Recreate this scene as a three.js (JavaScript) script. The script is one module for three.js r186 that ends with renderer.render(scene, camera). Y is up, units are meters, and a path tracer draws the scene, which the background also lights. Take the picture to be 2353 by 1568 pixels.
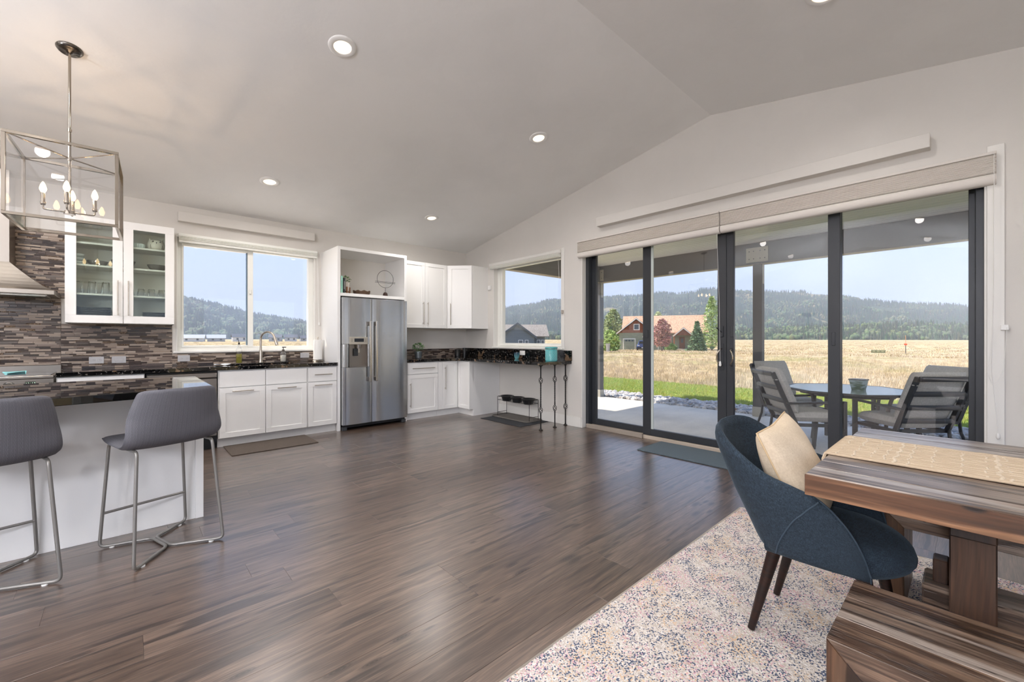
import * as THREE from 'three';
import { mergeGeometries } from 'three/addons/utils/BufferGeometryUtils.js';
import { ImprovedNoise } from 'three/addons/math/ImprovedNoise.js';
import { RectAreaLightUniformsLib } from 'three/addons/lights/RectAreaLightUniformsLib.js';

RectAreaLightUniformsLib.init();
const scene = new THREE.Scene();

// ---------------------------------------------------------------- camera
const F = 965.65, YAW = THREE.MathUtils.degToRad(42.37);
const camera = new THREE.PerspectiveCamera(THREE.MathUtils.radToDeg(2 * Math.atan(784 / F)), 2353 / 1568, 0.05, 9000);
camera.position.set(0, 1.22, 0);
camera.lookAt(Math.sin(YAW), 1.22, -Math.cos(YAW));
camera.setViewOffset(2353, 1568, 3.1, 4.96, 2353, 1568);

// ---------------------------------------------------------------- exposure, sky, sun, haze
const renderer = new THREE.WebGLRenderer({ antialias: true });
renderer.toneMapping = THREE.LinearToneMapping;
renderer.toneMappingExposure = 1.0;
renderer.shadowMap.enabled = true;

const SUN_DIR = new THREE.Vector3(-1.1, 2.7, -1.57).normalize();
{ // clear summer sky: pale at the horizon, blue overhead, a wide soft brightening around the sun, thin wisps of cloud
  const W = 512, H = 256, data = new Float32Array(W * H * 4), n = new ImprovedNoise();
  for (let j = 0; j < H; j++) for (let i = 0; i < W; i++) {
    const up = ((j + 0.5) / H - 0.5) * Math.PI, az = ((i + 0.5) / W - 0.5) * 2 * Math.PI;
    const x = Math.cos(az) * Math.cos(up), y = Math.sin(up), z = Math.sin(az) * Math.cos(up);
    const t = Math.pow(Math.max(0, y), 0.6), c = Math.max(0, x * SUN_DIR.x + y * SUN_DIR.y + z * SUN_DIR.z);
    const glow = 0.22 * Math.pow(c, 6) + 0.1 * Math.pow(c, 2);
    const wisp = y > 0 ? 0.05 * Math.max(0, n.noise(x * 5 / (y + 0.25), z * 9 / (y + 0.25), 3.1) - 0.25) : 0;
    const o = (j * W + i) * 4;
    const K = 1.3;
    data[o] = K * (0.74 + (0.20 - 0.74) * t + glow + wisp);
    data[o + 1] = K * (0.83 + (0.40 - 0.83) * t + glow + wisp);
    data[o + 2] = K * (0.96 + (0.88 - 0.96) * t + glow * 0.9 + wisp);
    data[o + 3] = 1;
  }
  const sky = new THREE.DataTexture(data, W, H, THREE.RGBAFormat, THREE.FloatType);
  sky.mapping = THREE.EquirectangularReflectionMapping; sky.magFilter = THREE.LinearFilter; sky.needsUpdate = true;
  scene.background = sky;
}
const sun = new THREE.DirectionalLight(0xfff1de, 7.2);
sun.position.copy(SUN_DIR).multiplyScalar(60);
sun.castShadow = true; sun.shadow.radius = 1; sun.shadow.mapSize.set(4096, 4096);
Object.assign(sun.shadow.camera, { left: -40, right: 40, top: 40, bottom: -40, near: 1, far: 160 });
scene.add(sun, sun.target);
scene.fog = new THREE.FogExp2(0xdfe9f7, 0.0002);

// light of the ceiling fittings, the pendant and the unseen lamps (candela; the fittings are built below)
const CAN_LIGHT = 4.3, BULB_LIGHT = 0.24, UNSEEN_GLOBE_LIGHT = 8.8, UNSEEN_UPLIGHT = 75;
// ---------------------------------------------------------------- helpers
function rngOf(seed) { let s = seed >>> 0; return () => { s = (s + 0x6d2b79f5) | 0; let t = Math.imul(s ^ (s >>> 15), 1 | s); t = (t + Math.imul(t ^ (t >>> 7), 61 | t)) ^ t; return ((t ^ (t >>> 14)) >>> 0) / 4294967296; }; }
const rnd = rngOf(7), rr = (a, b, r = rnd) => a + (b - a) * r(), pick = (l, r = rnd) => l[Math.floor(r() * l.length) % l.length];
const { clamp, lerp, smoothstep: sst } = THREE.MathUtils;
const V = (x, y, z) => new THREE.Vector3(x, y, z);

// value noise that repeats after px, py cells
function noiseOf(seed) {
  const N = 512, p = new Float32Array(N * N), r = rngOf(seed);
  for (let i = 0; i < p.length; i++) p[i] = r();
  const at = (x, y) => p[((y % N) + N) % N * N + ((x % N) + N) % N];
  return (x, y, px = N, py = N) => {
    const ix = Math.floor(x), iy = Math.floor(y), fx = x - ix, fy = y - iy, u = fx * fx * (3 - 2 * fx), v = fy * fy * (3 - 2 * fy);
    const m = (a, n) => ((a % n) + n) % n, x0 = m(ix, px), x1 = m(ix + 1, px), y0 = m(iy, py), y1 = m(iy + 1, py);
    return lerp(lerp(at(x0, y0), at(x1, y0), u), lerp(at(x0, y1), at(x1, y1), u), v);
  };
}
const nz = noiseOf(11), nz2 = noiseOf(23), nz3 = noiseOf(37);
const fbm = (x, y, px, py, oct = 4, f = nz) => { let s = 0, a = 0.5, k = 1; for (let i = 0; i < oct; i++, a *= 0.5, k *= 2) s += a * f(x * k, y * k, px * k, py * k); return s; };

function tex(w, h, fn, srgb = true, rx = 1, ry = 1) {
  const d = new Uint8Array(w * h * 4);
  for (let j = 0; j < h; j++) for (let i = 0; i < w; i++) {
    const c = fn((i + 0.5) / w, (j + 0.5) / h, i, j), o = (j * w + i) * 4;
    if (typeof c === 'number') { d[o] = d[o + 1] = d[o + 2] = clamp(c, 0, 1) * 255; } else { d[o] = clamp(c[0], 0, 1) * 255; d[o + 1] = clamp(c[1], 0, 1) * 255; d[o + 2] = clamp(c[2], 0, 1) * 255; }
    d[o + 3] = 255;
  }
  const t = new THREE.DataTexture(d, w, h);
  t.wrapS = t.wrapT = THREE.RepeatWrapping; t.magFilter = THREE.LinearFilter; t.minFilter = THREE.LinearMipmapLinearFilter; t.generateMipmaps = true;
  if (srgb) t.colorSpace = THREE.SRGBColorSpace;
  t.repeat.set(rx, ry); t.needsUpdate = true;
  return t;
}
function canvasTex(w, h, draw) {
  const c = document.createElement('canvas'); c.width = w; c.height = h;
  draw(c.getContext('2d'), w, h);
  const t = new THREE.CanvasTexture(c); t.colorSpace = THREE.SRGBColorSpace; return t;
}
const mix3 = (a, b, t) => [a[0] + (b[0] - a[0]) * t, a[1] + (b[1] - a[1]) * t, a[2] + (b[2] - a[2]) * t];
const hex = (h) => [(h >> 16 & 255) / 255, (h >> 8 & 255) / 255, (h & 255) / 255];
const std = (color, roughness = 0.6, extra = {}) => new THREE.MeshStandardMaterial({ color, roughness, metalness: 0, ...extra });
const phys = (color, roughness = 0.5, extra = {}) => new THREE.MeshPhysicalMaterial({ color, roughness, metalness: 0, ...extra });
const metal = (color, roughness = 0.3, extra = {}) => new THREE.MeshStandardMaterial({ color, roughness, metalness: 1, ...extra });

// ---- geometry, all non-indexed with position, normal, uv
function flat(pos, uv) {
  const g = new THREE.BufferGeometry();
  g.setAttribute('position', new THREE.Float32BufferAttribute(pos, 3));
  g.setAttribute('uv', new THREE.Float32BufferAttribute(uv || new Array(pos.length / 3 * 2).fill(0), 2));
  g.computeVertexNormals();
  return g;
}
// box with chamfered edges
function box(w, h, d, x = 0, y = 0, z = 0, c = 0.002) {
  const a = [w / 2, h / 2, d / 2]; c = Math.min(c, a[0] * 0.49, a[1] * 0.49, a[2] * 0.49);
  const pos = [], P = (sx, sy, sz, k) => [sx * (a[0] - (k === 0 ? 0 : c)), sy * (a[1] - (k === 1 ? 0 : c)), sz * (a[2] - (k === 2 ? 0 : c))];
  const tri = (p, q, r, n) => { // wind so the face looks along n
    const u = [q[0] - p[0], q[1] - p[1], q[2] - p[2]], v = [r[0] - p[0], r[1] - p[1], r[2] - p[2]];
    const m = [u[1] * v[2] - u[2] * v[1], u[2] * v[0] - u[0] * v[2], u[0] * v[1] - u[1] * v[0]];
    if (m[0] * n[0] + m[1] * n[1] + m[2] * n[2] < 0) pos.push(...p, ...r, ...q); else pos.push(...p, ...q, ...r);
  };
  const quad = (p, q, r, s, n) => { tri(p, q, r, n); tri(p, r, s, n); };
  for (let k = 0; k < 3; k++) for (const s of [-1, 1]) {
    const i = (k + 1) % 3, j = (k + 2) % 3, n = [0, 0, 0]; n[k] = s;
    const C = [[-1, -1], [1, -1], [1, 1], [-1, 1]].map(([u, v]) => { const q = [0, 0, 0]; q[k] = s; q[i] = u; q[j] = v; return P(q[0], q[1], q[2], k); });
    quad(...C, n);
  }
  if (c > 0) {
    for (let k = 0; k < 3; k++) { // edges along axis k
      const i = (k + 1) % 3, j = (k + 2) % 3;
      for (const u of [-1, 1]) for (const v of [-1, 1]) {
        const S = (t) => { const q = [0, 0, 0]; q[k] = t; q[i] = u; q[j] = v; return q; }, n = [0, 0, 0]; n[i] = u; n[j] = v;
        quad(P(...S(-1), i), P(...S(1), i), P(...S(1), j), P(...S(-1), j), n);
      }
    }
    for (const sx of [-1, 1]) for (const sy of [-1, 1]) for (const sz of [-1, 1]) tri(P(sx, sy, sz, 0), P(sx, sy, sz, 1), P(sx, sy, sz, 2), [sx, sy, sz]);
  }
  const g = flat(pos); g.translate(x, y, z); return uvBox(g);
}
// box from corner to corner
const bb = (x0, x1, y0, y1, z0, z1, c = 0.002) => box(Math.abs(x1 - x0), Math.abs(y1 - y0), Math.abs(z1 - z0), (x0 + x1) / 2, (y0 + y1) / 2, (z0 + z1) / 2, c);
// uv in metres on the plane each face looks along most; u runs along the grain axis where it can
function uvBox(g, grain = 0, ou = 0, ov = 0, k = 1) {
  const p = g.attributes.position, n = g.attributes.normal, uv = new Float32Array(p.count * 2);
  for (let t = 0; t < p.count; t += 3) {
    let nx = 0, ny = 0, nzz = 0;
    for (let q = 0; q < 3; q++) { nx += n.getX(t + q); ny += n.getY(t + q); nzz += n.getZ(t + q); }
    const A = [Math.abs(nx), Math.abs(ny), Math.abs(nzz)], m = A[0] > A[1] ? (A[0] > A[2] ? 0 : 2) : (A[1] > A[2] ? 1 : 2);
    let u, v; if (m === grain) { u = (m + 1) % 3; v = (m + 2) % 3; } else { u = grain; v = 3 - m - grain; }
    for (let q = 0; q < 3; q++) { const c = [p.getX(t + q), p.getY(t + q), p.getZ(t + q)]; uv[(t + q) * 2] = c[u] * k + ou; uv[(t + q) * 2 + 1] = c[v] * k + ov; }
  }
  g.setAttribute('uv', new THREE.BufferAttribute(uv, 2)); return g;
}
const ni = (g) => { const q = g.index ? g.toNonIndexed() : g; for (const k of Object.keys(q.attributes)) if (!['position', 'normal', 'uv'].includes(k)) q.deleteAttribute(k); return q; };
const mg = (list) => { const l = [].concat(list).map(ni); return l.length === 1 ? l[0] : mergeGeometries(l); };
const tr = (g, x, y, z, rx = 0, ry = 0, rz = 0) => { if (rx) g.rotateX(rx); if (ry) g.rotateY(ry); if (rz) g.rotateZ(rz); return g.translate(x, y, z); };
const cyl = (r0, r1, h, x = 0, y = 0, z = 0, seg = 20, open = false) => ni(new THREE.CylinderGeometry(r1, r0, h, seg, 1, open).translate(x, y, z)); // r0 bottom, r1 top
function tube(pts, r, seg = 8, closed = false, tension = 0, steps) { // straight runs with given points; tension>0: smooth
  const v = pts.map((p) => V(...p));
  const curve = tension ? new THREE.CatmullRomCurve3(v, closed, 'catmullrom', tension) : polyCurve(v, closed);
  return ni(new THREE.TubeGeometry(curve, steps || Math.max(8, pts.length * 6), r, seg, closed));
}
function polyCurve(v, closed) { const c = new THREE.CurvePath(); for (let i = 0; i < v.length - (closed ? 0 : 1); i++) c.add(new THREE.LineCurve3(v[i], v[(i + 1) % v.length])); return c; }
// rod between two points
function rod(a, b, r, seg = 8, r2 = r) {
  const A = V(...a), B = V(...b), d = B.clone().sub(A), g = new THREE.CylinderGeometry(r2, r, d.length(), seg);
  g.applyQuaternion(new THREE.Quaternion().setFromUnitVectors(V(0, 1, 0), d.clone().normalize()));
  const m = A.add(B).multiplyScalar(0.5); return ni(g.translate(m.x, m.y, m.z));
}
// rectangular bar between two points (w across in the horizontal, t the other way)
function bar(a, b, w, t, c = 0.002) {
  const A = V(...a), B = V(...b), d = B.clone().sub(A), L = d.length(), zx = d.clone().normalize();
  const side = Math.abs(zx.y) > 0.95 ? V(1, 0, 0) : V(0, 1, 0).cross(zx).normalize(), up = zx.clone().cross(side).normalize();
  const g = box(w, t, L, 0, 0, 0, c); g.applyMatrix4(new THREE.Matrix4().makeBasis(side, up, zx));
  const m = A.add(B).multiplyScalar(0.5); return g.translate(m.x, m.y, m.z);
}
// tube through points with rounded corners
function bent(pts, r, rad = 0.03, seg = 8, closed = false) {
  const v = pts.map((p) => V(...p)), out = [], n = v.length;
  for (let i = 0; i < n; i++) {
    if (!closed && (i === 0 || i === n - 1)) { out.push(v[i]); continue; }
    const a = v[(i + n - 1) % n], b = v[i], c = v[(i + 1) % n], d0 = a.clone().sub(b), d1 = c.clone().sub(b), k = Math.min(rad, d0.length() * 0.45, d1.length() * 0.45);
    const p0 = b.clone().addScaledVector(d0.normalize(), k), p1 = b.clone().addScaledVector(d1.normalize(), k);
    for (let s = 0; s <= 5; s++) { const t = s / 5; out.push(p0.clone().multiplyScalar((1 - t) * (1 - t)).addScaledVector(b, 2 * t * (1 - t)).addScaledVector(p1, t * t)); }
  }
  return sweep(out, r, seg, closed);
}
// swept round tube with a ring at every given point
function sweep(v, r, seg = 8, closed = false) {
  const n = v.length, rings = []; let up = V(0, 0, 0);
  const tan = (i) => (closed ? v[(i + 1) % n].clone().sub(v[(i + n - 1) % n]) : v[Math.min(n - 1, i + 1)].clone().sub(v[Math.max(0, i - 1)])).normalize();
  for (let i = 0; i < n; i++) {
    const t = tan(i);
    if (i === 0) up = Math.abs(t.y) < 0.9 ? V(0, 1, 0) : V(1, 0, 0);
    up = up.clone().addScaledVector(t, -up.dot(t)).normalize();
    const s = t.clone().cross(up), rad = typeof r === 'function' ? r(i / (n - 1)) : r;
    rings.push([...Array(seg)].map((_, k) => { const a = k / seg * 2 * Math.PI, d = up.clone().multiplyScalar(Math.cos(a)).addScaledVector(s, Math.sin(a)); return [v[i].clone().addScaledVector(d, rad), d]; }));
  }
  const pos = [], nor = [], uv = [], put = (i, k) => { const q = rings[i % n][k % seg]; pos.push(q[0].x, q[0].y, q[0].z); nor.push(q[1].x, q[1].y, q[1].z); uv.push(i / n, k / seg); };
  for (let i = 0; i < (closed ? n : n - 1); i++) for (let k = 0; k < seg; k++) { put(i, k); put(i + 1, k + 1); put(i + 1, k); put(i, k); put(i, k + 1); put(i + 1, k + 1); }
  if (!closed) for (const [i, s] of [[0, -1], [n - 1, 1]]) { const t = tan(i).multiplyScalar(s); for (let k = 1; k < seg - 1; k++) for (const q of s < 0 ? [0, k, k + 1] : [0, k + 1, k]) { const w = rings[i][q][0]; pos.push(w.x, w.y, w.z); nor.push(t.x, t.y, t.z); uv.push(0, 0); } }
  const g = new THREE.BufferGeometry();
  g.setAttribute('position', new THREE.Float32BufferAttribute(pos, 3)); g.setAttribute('normal', new THREE.Float32BufferAttribute(nor, 3)); g.setAttribute('uv', new THREE.Float32BufferAttribute(uv, 2));
  return g;
}
const lathe = (pts, seg = 28, x = 0, y = 0, z = 0) => ni(new THREE.LatheGeometry(pts.map(([r, h]) => new THREE.Vector2(r, h)), seg).translate(x, y, z));
// surface from f(u, v) -> [x, y, z]; smooth normals
function surf(f, nu, nv, scaleU = 1, scaleV = 1) {
  const g = new THREE.BufferGeometry(), pos = [], uv = [], idx = [];
  for (let j = 0; j <= nv; j++) for (let i = 0; i <= nu; i++) { pos.push(...f(i / nu, j / nv)); uv.push(i / nu * scaleU, j / nv * scaleV); }
  for (let j = 0; j < nv; j++) for (let i = 0; i < nu; i++) { const a = j * (nu + 1) + i, b = a + 1, c = a + nu + 1, d = c + 1; idx.push(a, b, d, a, d, c); }
  g.setAttribute('position', new THREE.Float32BufferAttribute(pos, 3)); g.setAttribute('uv', new THREE.Float32BufferAttribute(uv, 2)); g.setIndex(idx); g.computeVertexNormals();
  return ni(g);
}
// closed sheet: front and back surfaces f(u,v,side) joined along the rim
function shell(f, nu, nv, su = 1, sv = 1) {
  const a = surf((u, v) => f(u, v, 1), nu, nv, su, sv), b = surf((u, v) => f(1 - u, v, -1), nu, nv, su, sv);
  const rim = (n, q) => surf((t, s) => { const [u, v] = q(t); const A = f(u, v, 1), B = f(u, v, -1); return [0, 1, 2].map((k) => A[k] + (B[k] - A[k]) * (1 - s)); }, n, 1, 0.02, 0.02);
  return mg([a, b, rim(nu, (t) => [t, 1]), rim(nu, (t) => [1 - t, 0]), rim(nv, (t) => [1, 1 - t]), rim(nv, (t) => [0, t])]);
}
// extruded outline in the x-y plane, then depth along z
function ext(pts, depth, bevel = 0, holes = []) {
  const s = new THREE.Shape(pts.map(([x, y]) => new THREE.Vector2(x, y)));
  for (const h of holes) s.holes.push(new THREE.Path(h.map(([x, y]) => new THREE.Vector2(x, y))));
  return ni(new THREE.ExtrudeGeometry(s, { depth: depth - 2 * bevel, bevelEnabled: bevel > 0, bevelThickness: bevel, bevelSize: bevel, bevelOffset: -bevel, bevelSegments: 1, curveSegments: 10 }).translate(0, 0, bevel));
}
const rrect = (w, h, r, seg = 5) => { const p = []; for (const [cx, cy, a0] of [[w / 2 - r, h / 2 - r, 0], [-w / 2 + r, h / 2 - r, 1], [-w / 2 + r, -h / 2 + r, 2], [w / 2 - r, -h / 2 + r, 3]]) for (let i = 0; i <= seg; i++) { const a = (a0 + i / seg) * Math.PI / 2; p.push([cx + r * Math.cos(a), cy + r * Math.sin(a)]); } return p; };

// ---- scene objects
const taken = new Map();
function numbered(name) { const n = taken.get(name) || 0; taken.set(name, n + 1); return n ? name + '_' + String(n).padStart(3, '0') : name; }
function tag(o, label, category, group, kind) { o.userData = { ...o.userData, label, category }; if (group) o.userData.group = group; if (kind) o.userData.kind = kind; return o; }
// a thing: a group at its base; its parts are given in world coordinates unless turn is set
function thing(name, label, category, base = [0, 0, 0], turn = 0, group) {
  const o = new THREE.Group(); o.name = numbered(name); scene.add(o);
  o.position.set(...base); o.rotation.y = turn; o.base = turn ? [0, 0, 0] : base;
  return tag(o, label, category, group);
}
function local(name, label, category, base, turn = 0, group) { const o = thing(name, label, category, base, turn, group); o.base = [0, 0, 0]; return o; }
function part(name, geos, mat, parent, label) {
  const g = mg(geos), b = parent.base || [0, 0, 0];
  if (b[0] || b[1] || b[2]) g.translate(-b[0], -b[1], -b[2]);
  const m = new THREE.Mesh(g, mat); m.name = name; m.castShadow = m.receiveShadow = true; m.base = b;
  if (label) m.userData.label = label;
  parent.add(m); return m;
}
function struct(name, geos, mat, label) {
  const m = new THREE.Mesh(mg(geos), mat); m.name = name; m.castShadow = m.receiveShadow = true; m.base = [0, 0, 0];
  m.userData = { kind: 'structure' }; if (label) m.userData.label = label;
  scene.add(m); return m;
}
function structGroup(name, label) { const o = new THREE.Group(); o.name = name; o.base = [0, 0, 0]; o.userData = { kind: 'structure' }; if (label) o.userData.label = label; scene.add(o); return o; }
function solo(name, geos, mat, label, category, base = [0, 0, 0], group) { // a thing that is one mesh
  const g = mg(geos).translate(-base[0], -base[1], -base[2]);
  const m = new THREE.Mesh(g, mat); m.name = numbered(name); m.castShadow = m.receiveShadow = true; m.position.set(...base); scene.add(m);
  return tag(m, label, category, group);
}
function copyOf(o, pos, turn, label, group) {
  const base = o.name.replace(/_\d{3}$/, ''), c = o.clone(); c.name = numbered(base); c.userData = { ...o.userData }; scene.add(c);
  c.position.set(...pos); if (turn !== undefined) c.rotation.y = turn;
  if (label) c.userData.label = label; if (group) c.userData.group = group; return c;
}
const ORD = ['first', 'second', 'third', 'fourth', 'fifth', 'sixth', 'seventh', 'eighth', 'ninth', 'tenth'];
// ---------------------------------------------------------------- materials
const T = {};
// grey-brown oak plank flooring, 3 m x 1 m
{
  const kn = [...Array(34)].map(() => [rnd(), rnd(), rr(0.006, 0.017), rr(0.5, 1)]);
  const height = new Float32Array(2048 * 1024);
  T.floor = tex(2048, 1024, (u, v, i, j) => {
    const wob = (fbm(u * 4, v * 6, 4, 6, 3) - 0.45) * 0.05, vv = v + wob;
    const a = fbm(u * 9, vv * 44, 9, 44, 4), b = fbm(u * 40, vv * 280, 40, 280, 2, nz2), s = fbm(u * 7, vv * 16, 7, 16, 3, nz3);
    let c = mix3([0.505, 0.435, 0.385], [0.40, 0.338, 0.298], sst(a, 0.25, 0.72));
    c = mix3(c, [0.555, 0.485, 0.43], 0.5 * sst(s, 0.5, 0.75));
    c = mix3(c, [0.25, 0.21, 0.19], 0.8 * sst(s * a * 2.2, 0.56, 0.8));
    const k = 0.70 + 0.62 * b; c = [c[0] * k, c[1] * k, c[2] * k];
    let h = 0.35 + 0.65 * b;
    for (const [x, y, r, d] of kn) { const du = (Math.abs(u - x) > 0.5 ? 1 - Math.abs(u - x) : u - x) * 3, dv = (v - y); if (Math.abs(du) > r * 9 || Math.abs(dv) > r * 3) continue; const q = Math.hypot(du / (r * 3.2), dv / r); c = mix3(c, [0.13, 0.10, 0.085], d * (1 - sst(q, 0.2, 1.6)) * (0.75 + 0.25 * Math.sin(q * 16))); h -= 0.5 * (1 - sst(q, 0.1, 0.7)); }
    height[j * 2048 + i] = h; return c;
  }, true, 1 / 3, 1);
  T.floorBump = tex(2048, 1024, (u, v, i, j) => height[j * 2048 + i], false, 1 / 3, 1);
}
// reclaimed pine, 2.4 m x 1.2 m
{
  const height = new Float32Array(1024 * 1024), pits = [...Array(60)].map(() => [rnd(), rnd(), rr(0.004, 0.012)]);
  T.old = tex(1024, 1024, (u, v, i, j) => {
    const wob = (fbm(u * 3, v * 5, 3, 5, 3, nz2) - 0.45) * 0.06, vv = v + wob;
    const a = fbm(u * 4, vv * 48, 4, 48, 4, nz3), b = fbm(u * 24, vv * 250, 24, 250, 2), s = fbm(u * 3, vv * 12, 3, 12, 3, nz);
    let c = mix3([0.62, 0.49, 0.38], [0.38, 0.275, 0.205], sst(a, 0.28, 0.66));
    c = mix3(c, [0.74, 0.67, 0.60], 0.7 * sst(s, 0.48, 0.7));
    c = mix3(c, [0.23, 0.17, 0.13], 0.75 * sst(a * s * 2, 0.5, 0.75));
    const k = 0.8 + 0.4 * b; c = [c[0] * k, c[1] * k, c[2] * k];
    let h = 0.3 + 0.35 * b + 0.35 * (1 - sst(a, 0.35, 0.62));
    for (const [x, y, r] of pits) { const q = Math.hypot((u - x) * 2.4 / (r * 2.2), (v - y) * 1.2 / r); if (q < 1.6) { c = mix3(c, [0.09, 0.065, 0.05], 0.9 * (1 - sst(q, 0.5, 1.5))); h -= 0.7 * (1 - sst(q, 0.2, 1.3)); } }
    height[j * 1024 + i] = h; return c;
  }, true, 1 / 2.4, 1 / 1.2);
  T.oldBump = tex(1024, 1024, (u, v, i, j) => height[j * 1024 + i], false, 1 / 2.4, 1 / 1.2);
}
// weathered grey board faces, 2 m x 1 m
{
  const height = new Float32Array(1024 * 1024);
  T.weather = tex(1024, 1024, (u, v, i, j) => {
    const wob = (fbm(u * 4, v * 6, 4, 6, 3, nz3) - 0.45) * 0.03, vv = v + wob;
    const a = fbm(u * 7, vv * 80, 7, 80, 4, nz2), b = fbm(u * 30, vv * 300, 30, 300, 2, nz3), s = fbm(u * 4, vv * 18, 4, 18, 3, nz), p = fbm(u * 60, vv * 200, 60, 200, 2, nz);
    let c = mix3([0.60, 0.53, 0.47], [0.33, 0.265, 0.22], sst(a, 0.34, 0.6));
    c = mix3(c, [0.80, 0.77, 0.74], 0.75 * sst(s, 0.46, 0.6));
    c = mix3(c, [0.44, 0.29, 0.19], 0.55 * sst(fbm(u * 3 + 4, vv * 9, 3, 9, 3, nz2), 0.52, 0.7));
    c = mix3(c, [0.20, 0.165, 0.14], 0.85 * sst(a * 0.75 + p * 0.5, 0.70, 0.80));
    const k = 0.78 + 0.44 * b; height[j * 1024 + i] = 0.8 - 0.7 * sst(a * 0.75 + p * 0.5, 0.62, 0.8) + 0.3 * (b - 0.5);
    return [c[0] * k, c[1] * k, c[2] * k];
  }, true, 1 / 2, 1);
  T.weatherBump = tex(1024, 1024, (u, v, i, j) => height[j * 1024 + i], false, 1 / 2, 1);
}
// black granite with pale and golden flecks, 1 m
T.granite = tex(1024, 1024, (u, v) => {
  const a = fbm(u * 14, v * 14, 14, 14, 5), b = fbm(u * 60, v * 60, 60, 60, 3, nz2), c0 = fbm(u * 5, v * 5, 5, 5, 4, nz3);
  let c = mix3([0.028, 0.028, 0.034], [0.10, 0.10, 0.115], sst(b, 0.4, 0.75));
  c = mix3(c, [0.46, 0.37, 0.29], 0.9 * sst(a, 0.55, 0.63) * sst(c0, 0.42, 0.56));
  c = mix3(c, [0.55, 0.53, 0.50], 0.75 * sst(b * 0.7 + nz2(u * 200, v * 200, 200, 200) * 0.35, 0.60, 0.70));
  return c;
});
T.graniteDark = tex(512, 512, (u, v) => { const b = fbm(u * 90, v * 90, 90, 90, 3, nz2), a = fbm(u * 40, v * 40, 40, 40, 3); return mix3(mix3([0.016, 0.016, 0.017], [0.05, 0.055, 0.05], sst(b, 0.45, 0.75)), [0.22, 0.20, 0.13], 0.5 * sst(a, 0.68, 0.78)); });
// herringbone tweed, 6 cm
T.tweed = tex(256, 256, (u, v) => {
  const col = Math.floor(u * 8), dir = col % 2 ? 1 : -1, k = ((v * 20 + dir * u * 20) % 1 + 1) % 1, n = nz(u * 128, v * 128, 128, 128), s = nz2(u * 16, v * 2, 16, 2);
  return mix3([0.27, 0.27, 0.295], [0.50, 0.495, 0.515], clamp((k < 0.5 ? 0.25 : 0.75) + (n - 0.5) * 0.55 + (s - 0.5) * 0.3, 0, 1));
}, true, 45, 45);
T.weaveBump = tex(128, 128, (u, v) => 0.5 + 0.25 * Math.sin(u * 32 * Math.PI * 2) * Math.sin(v * 32 * Math.PI * 2) + 0.4 * (nz(u * 64, v * 64, 64, 64) - 0.5), false, 12, 12);
// slate-blue melange
T.blue = tex(512, 512, (u, v) => { const a = nz(u * 256, v * 40, 256, 40), b = nz2(u * 40, v * 256, 40, 256), n = nz3(u * 256, v * 256, 256, 256); return mix3([0.085, 0.12, 0.155], [0.20, 0.265, 0.32], clamp(0.5 + (a - 0.5) * 0.7 + (b - 0.5) * 0.7 + (n - 0.5) * 0.5, 0, 1)); }, true, 4, 4);
T.canvas = tex(256, 256, (u, v) => { const a = nz(u * 128, v * 24, 128, 24), b = nz2(u * 24, v * 128, 24, 128); return mix3([0.83, 0.75, 0.64], [0.92, 0.85, 0.75], clamp(0.5 + (a - 0.5) * 0.5 + (b - 0.5) * 0.5, 0, 1)); }, true, 5, 5);
T.grey = tex(256, 256, (u, v) => { const a = nz(u * 128, v * 20, 128, 20), b = nz2(u * 20, v * 128, 20, 128); return mix3([0.70, 0.695, 0.68], [0.82, 0.815, 0.80], clamp(0.5 + (a - 0.5) * 0.7 + (b - 0.5) * 0.7, 0, 1)); }, true, 4, 4);
// cream rug with scattered navy, rose and ochre knots, 1.6 m
T.rug = tex(1024, 1024, (u0, v0) => {
  const u = u0 + 0.007 * (fbm(u0 * 60, v0 * 60, 60, 60, 2, nz3) - 0.4), v = v0 + 0.007 * (fbm(u0 * 60 + 7, v0 * 60, 60, 60, 2, nz) - 0.4), G = 215, cx = Math.floor(u * G), cy = Math.floor(v * G * 1.25), j = nz2(cx + 0.01, cy + 0.01, G, G * 1.25), j2 = nz3(cx + 0.01, cy + 0.01, G, G * 1.25), j3 = nz(cx + 0.01, cy + 0.01, G, G * 1.25), n = fbm(u * 90, v * 90, 90, 90, 2);
  let c = mix3([0.78, 0.73, 0.68], [0.93, 0.905, 0.885], clamp(0.5 + (n - 0.4) * 0.9 + (j - 0.5) * 0.9, 0, 1));
  const zig = Math.abs(((v * 5) % 1) * 2 - 1), band = 0.5 + 0.5 * Math.sin((u * 6 + 0.8 * zig) * Math.PI * 2), m = 0.62 * j2 + 0.30 * fbm(u * 20, v * 24, 20, 24, 2, nz2) + 0.13 * band;
  if (m > 0.685) c = mix3(c, mix3([0.20, 0.25, 0.36], [0.42, 0.45, 0.52], j3), 0.9);
  else if (0.5 * j3 + 0.6 * fbm(u * 10, v * 12, 10, 12, 3, nz3) > 0.735) c = mix3(c, j > 0.5 ? [0.86, 0.62, 0.64] : [0.80, 0.58, 0.68], 0.6);
  else if (0.5 * j + 0.6 * fbm(u * 8 + 3, v * 9, 8, 9, 3, nz) > 0.765) c = mix3(c, [0.86, 0.68, 0.48], 0.6);
  return c;
}, true, 1 / 1.2, 1 / 1.2);
T.pile = tex(512, 512, (u, v) => 0.6 * nz(u * 128, v * 160, 128, 160) + 0.4 * nz2(u * 256, v * 256, 256, 256), false, 1.6, 1.6);
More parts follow.
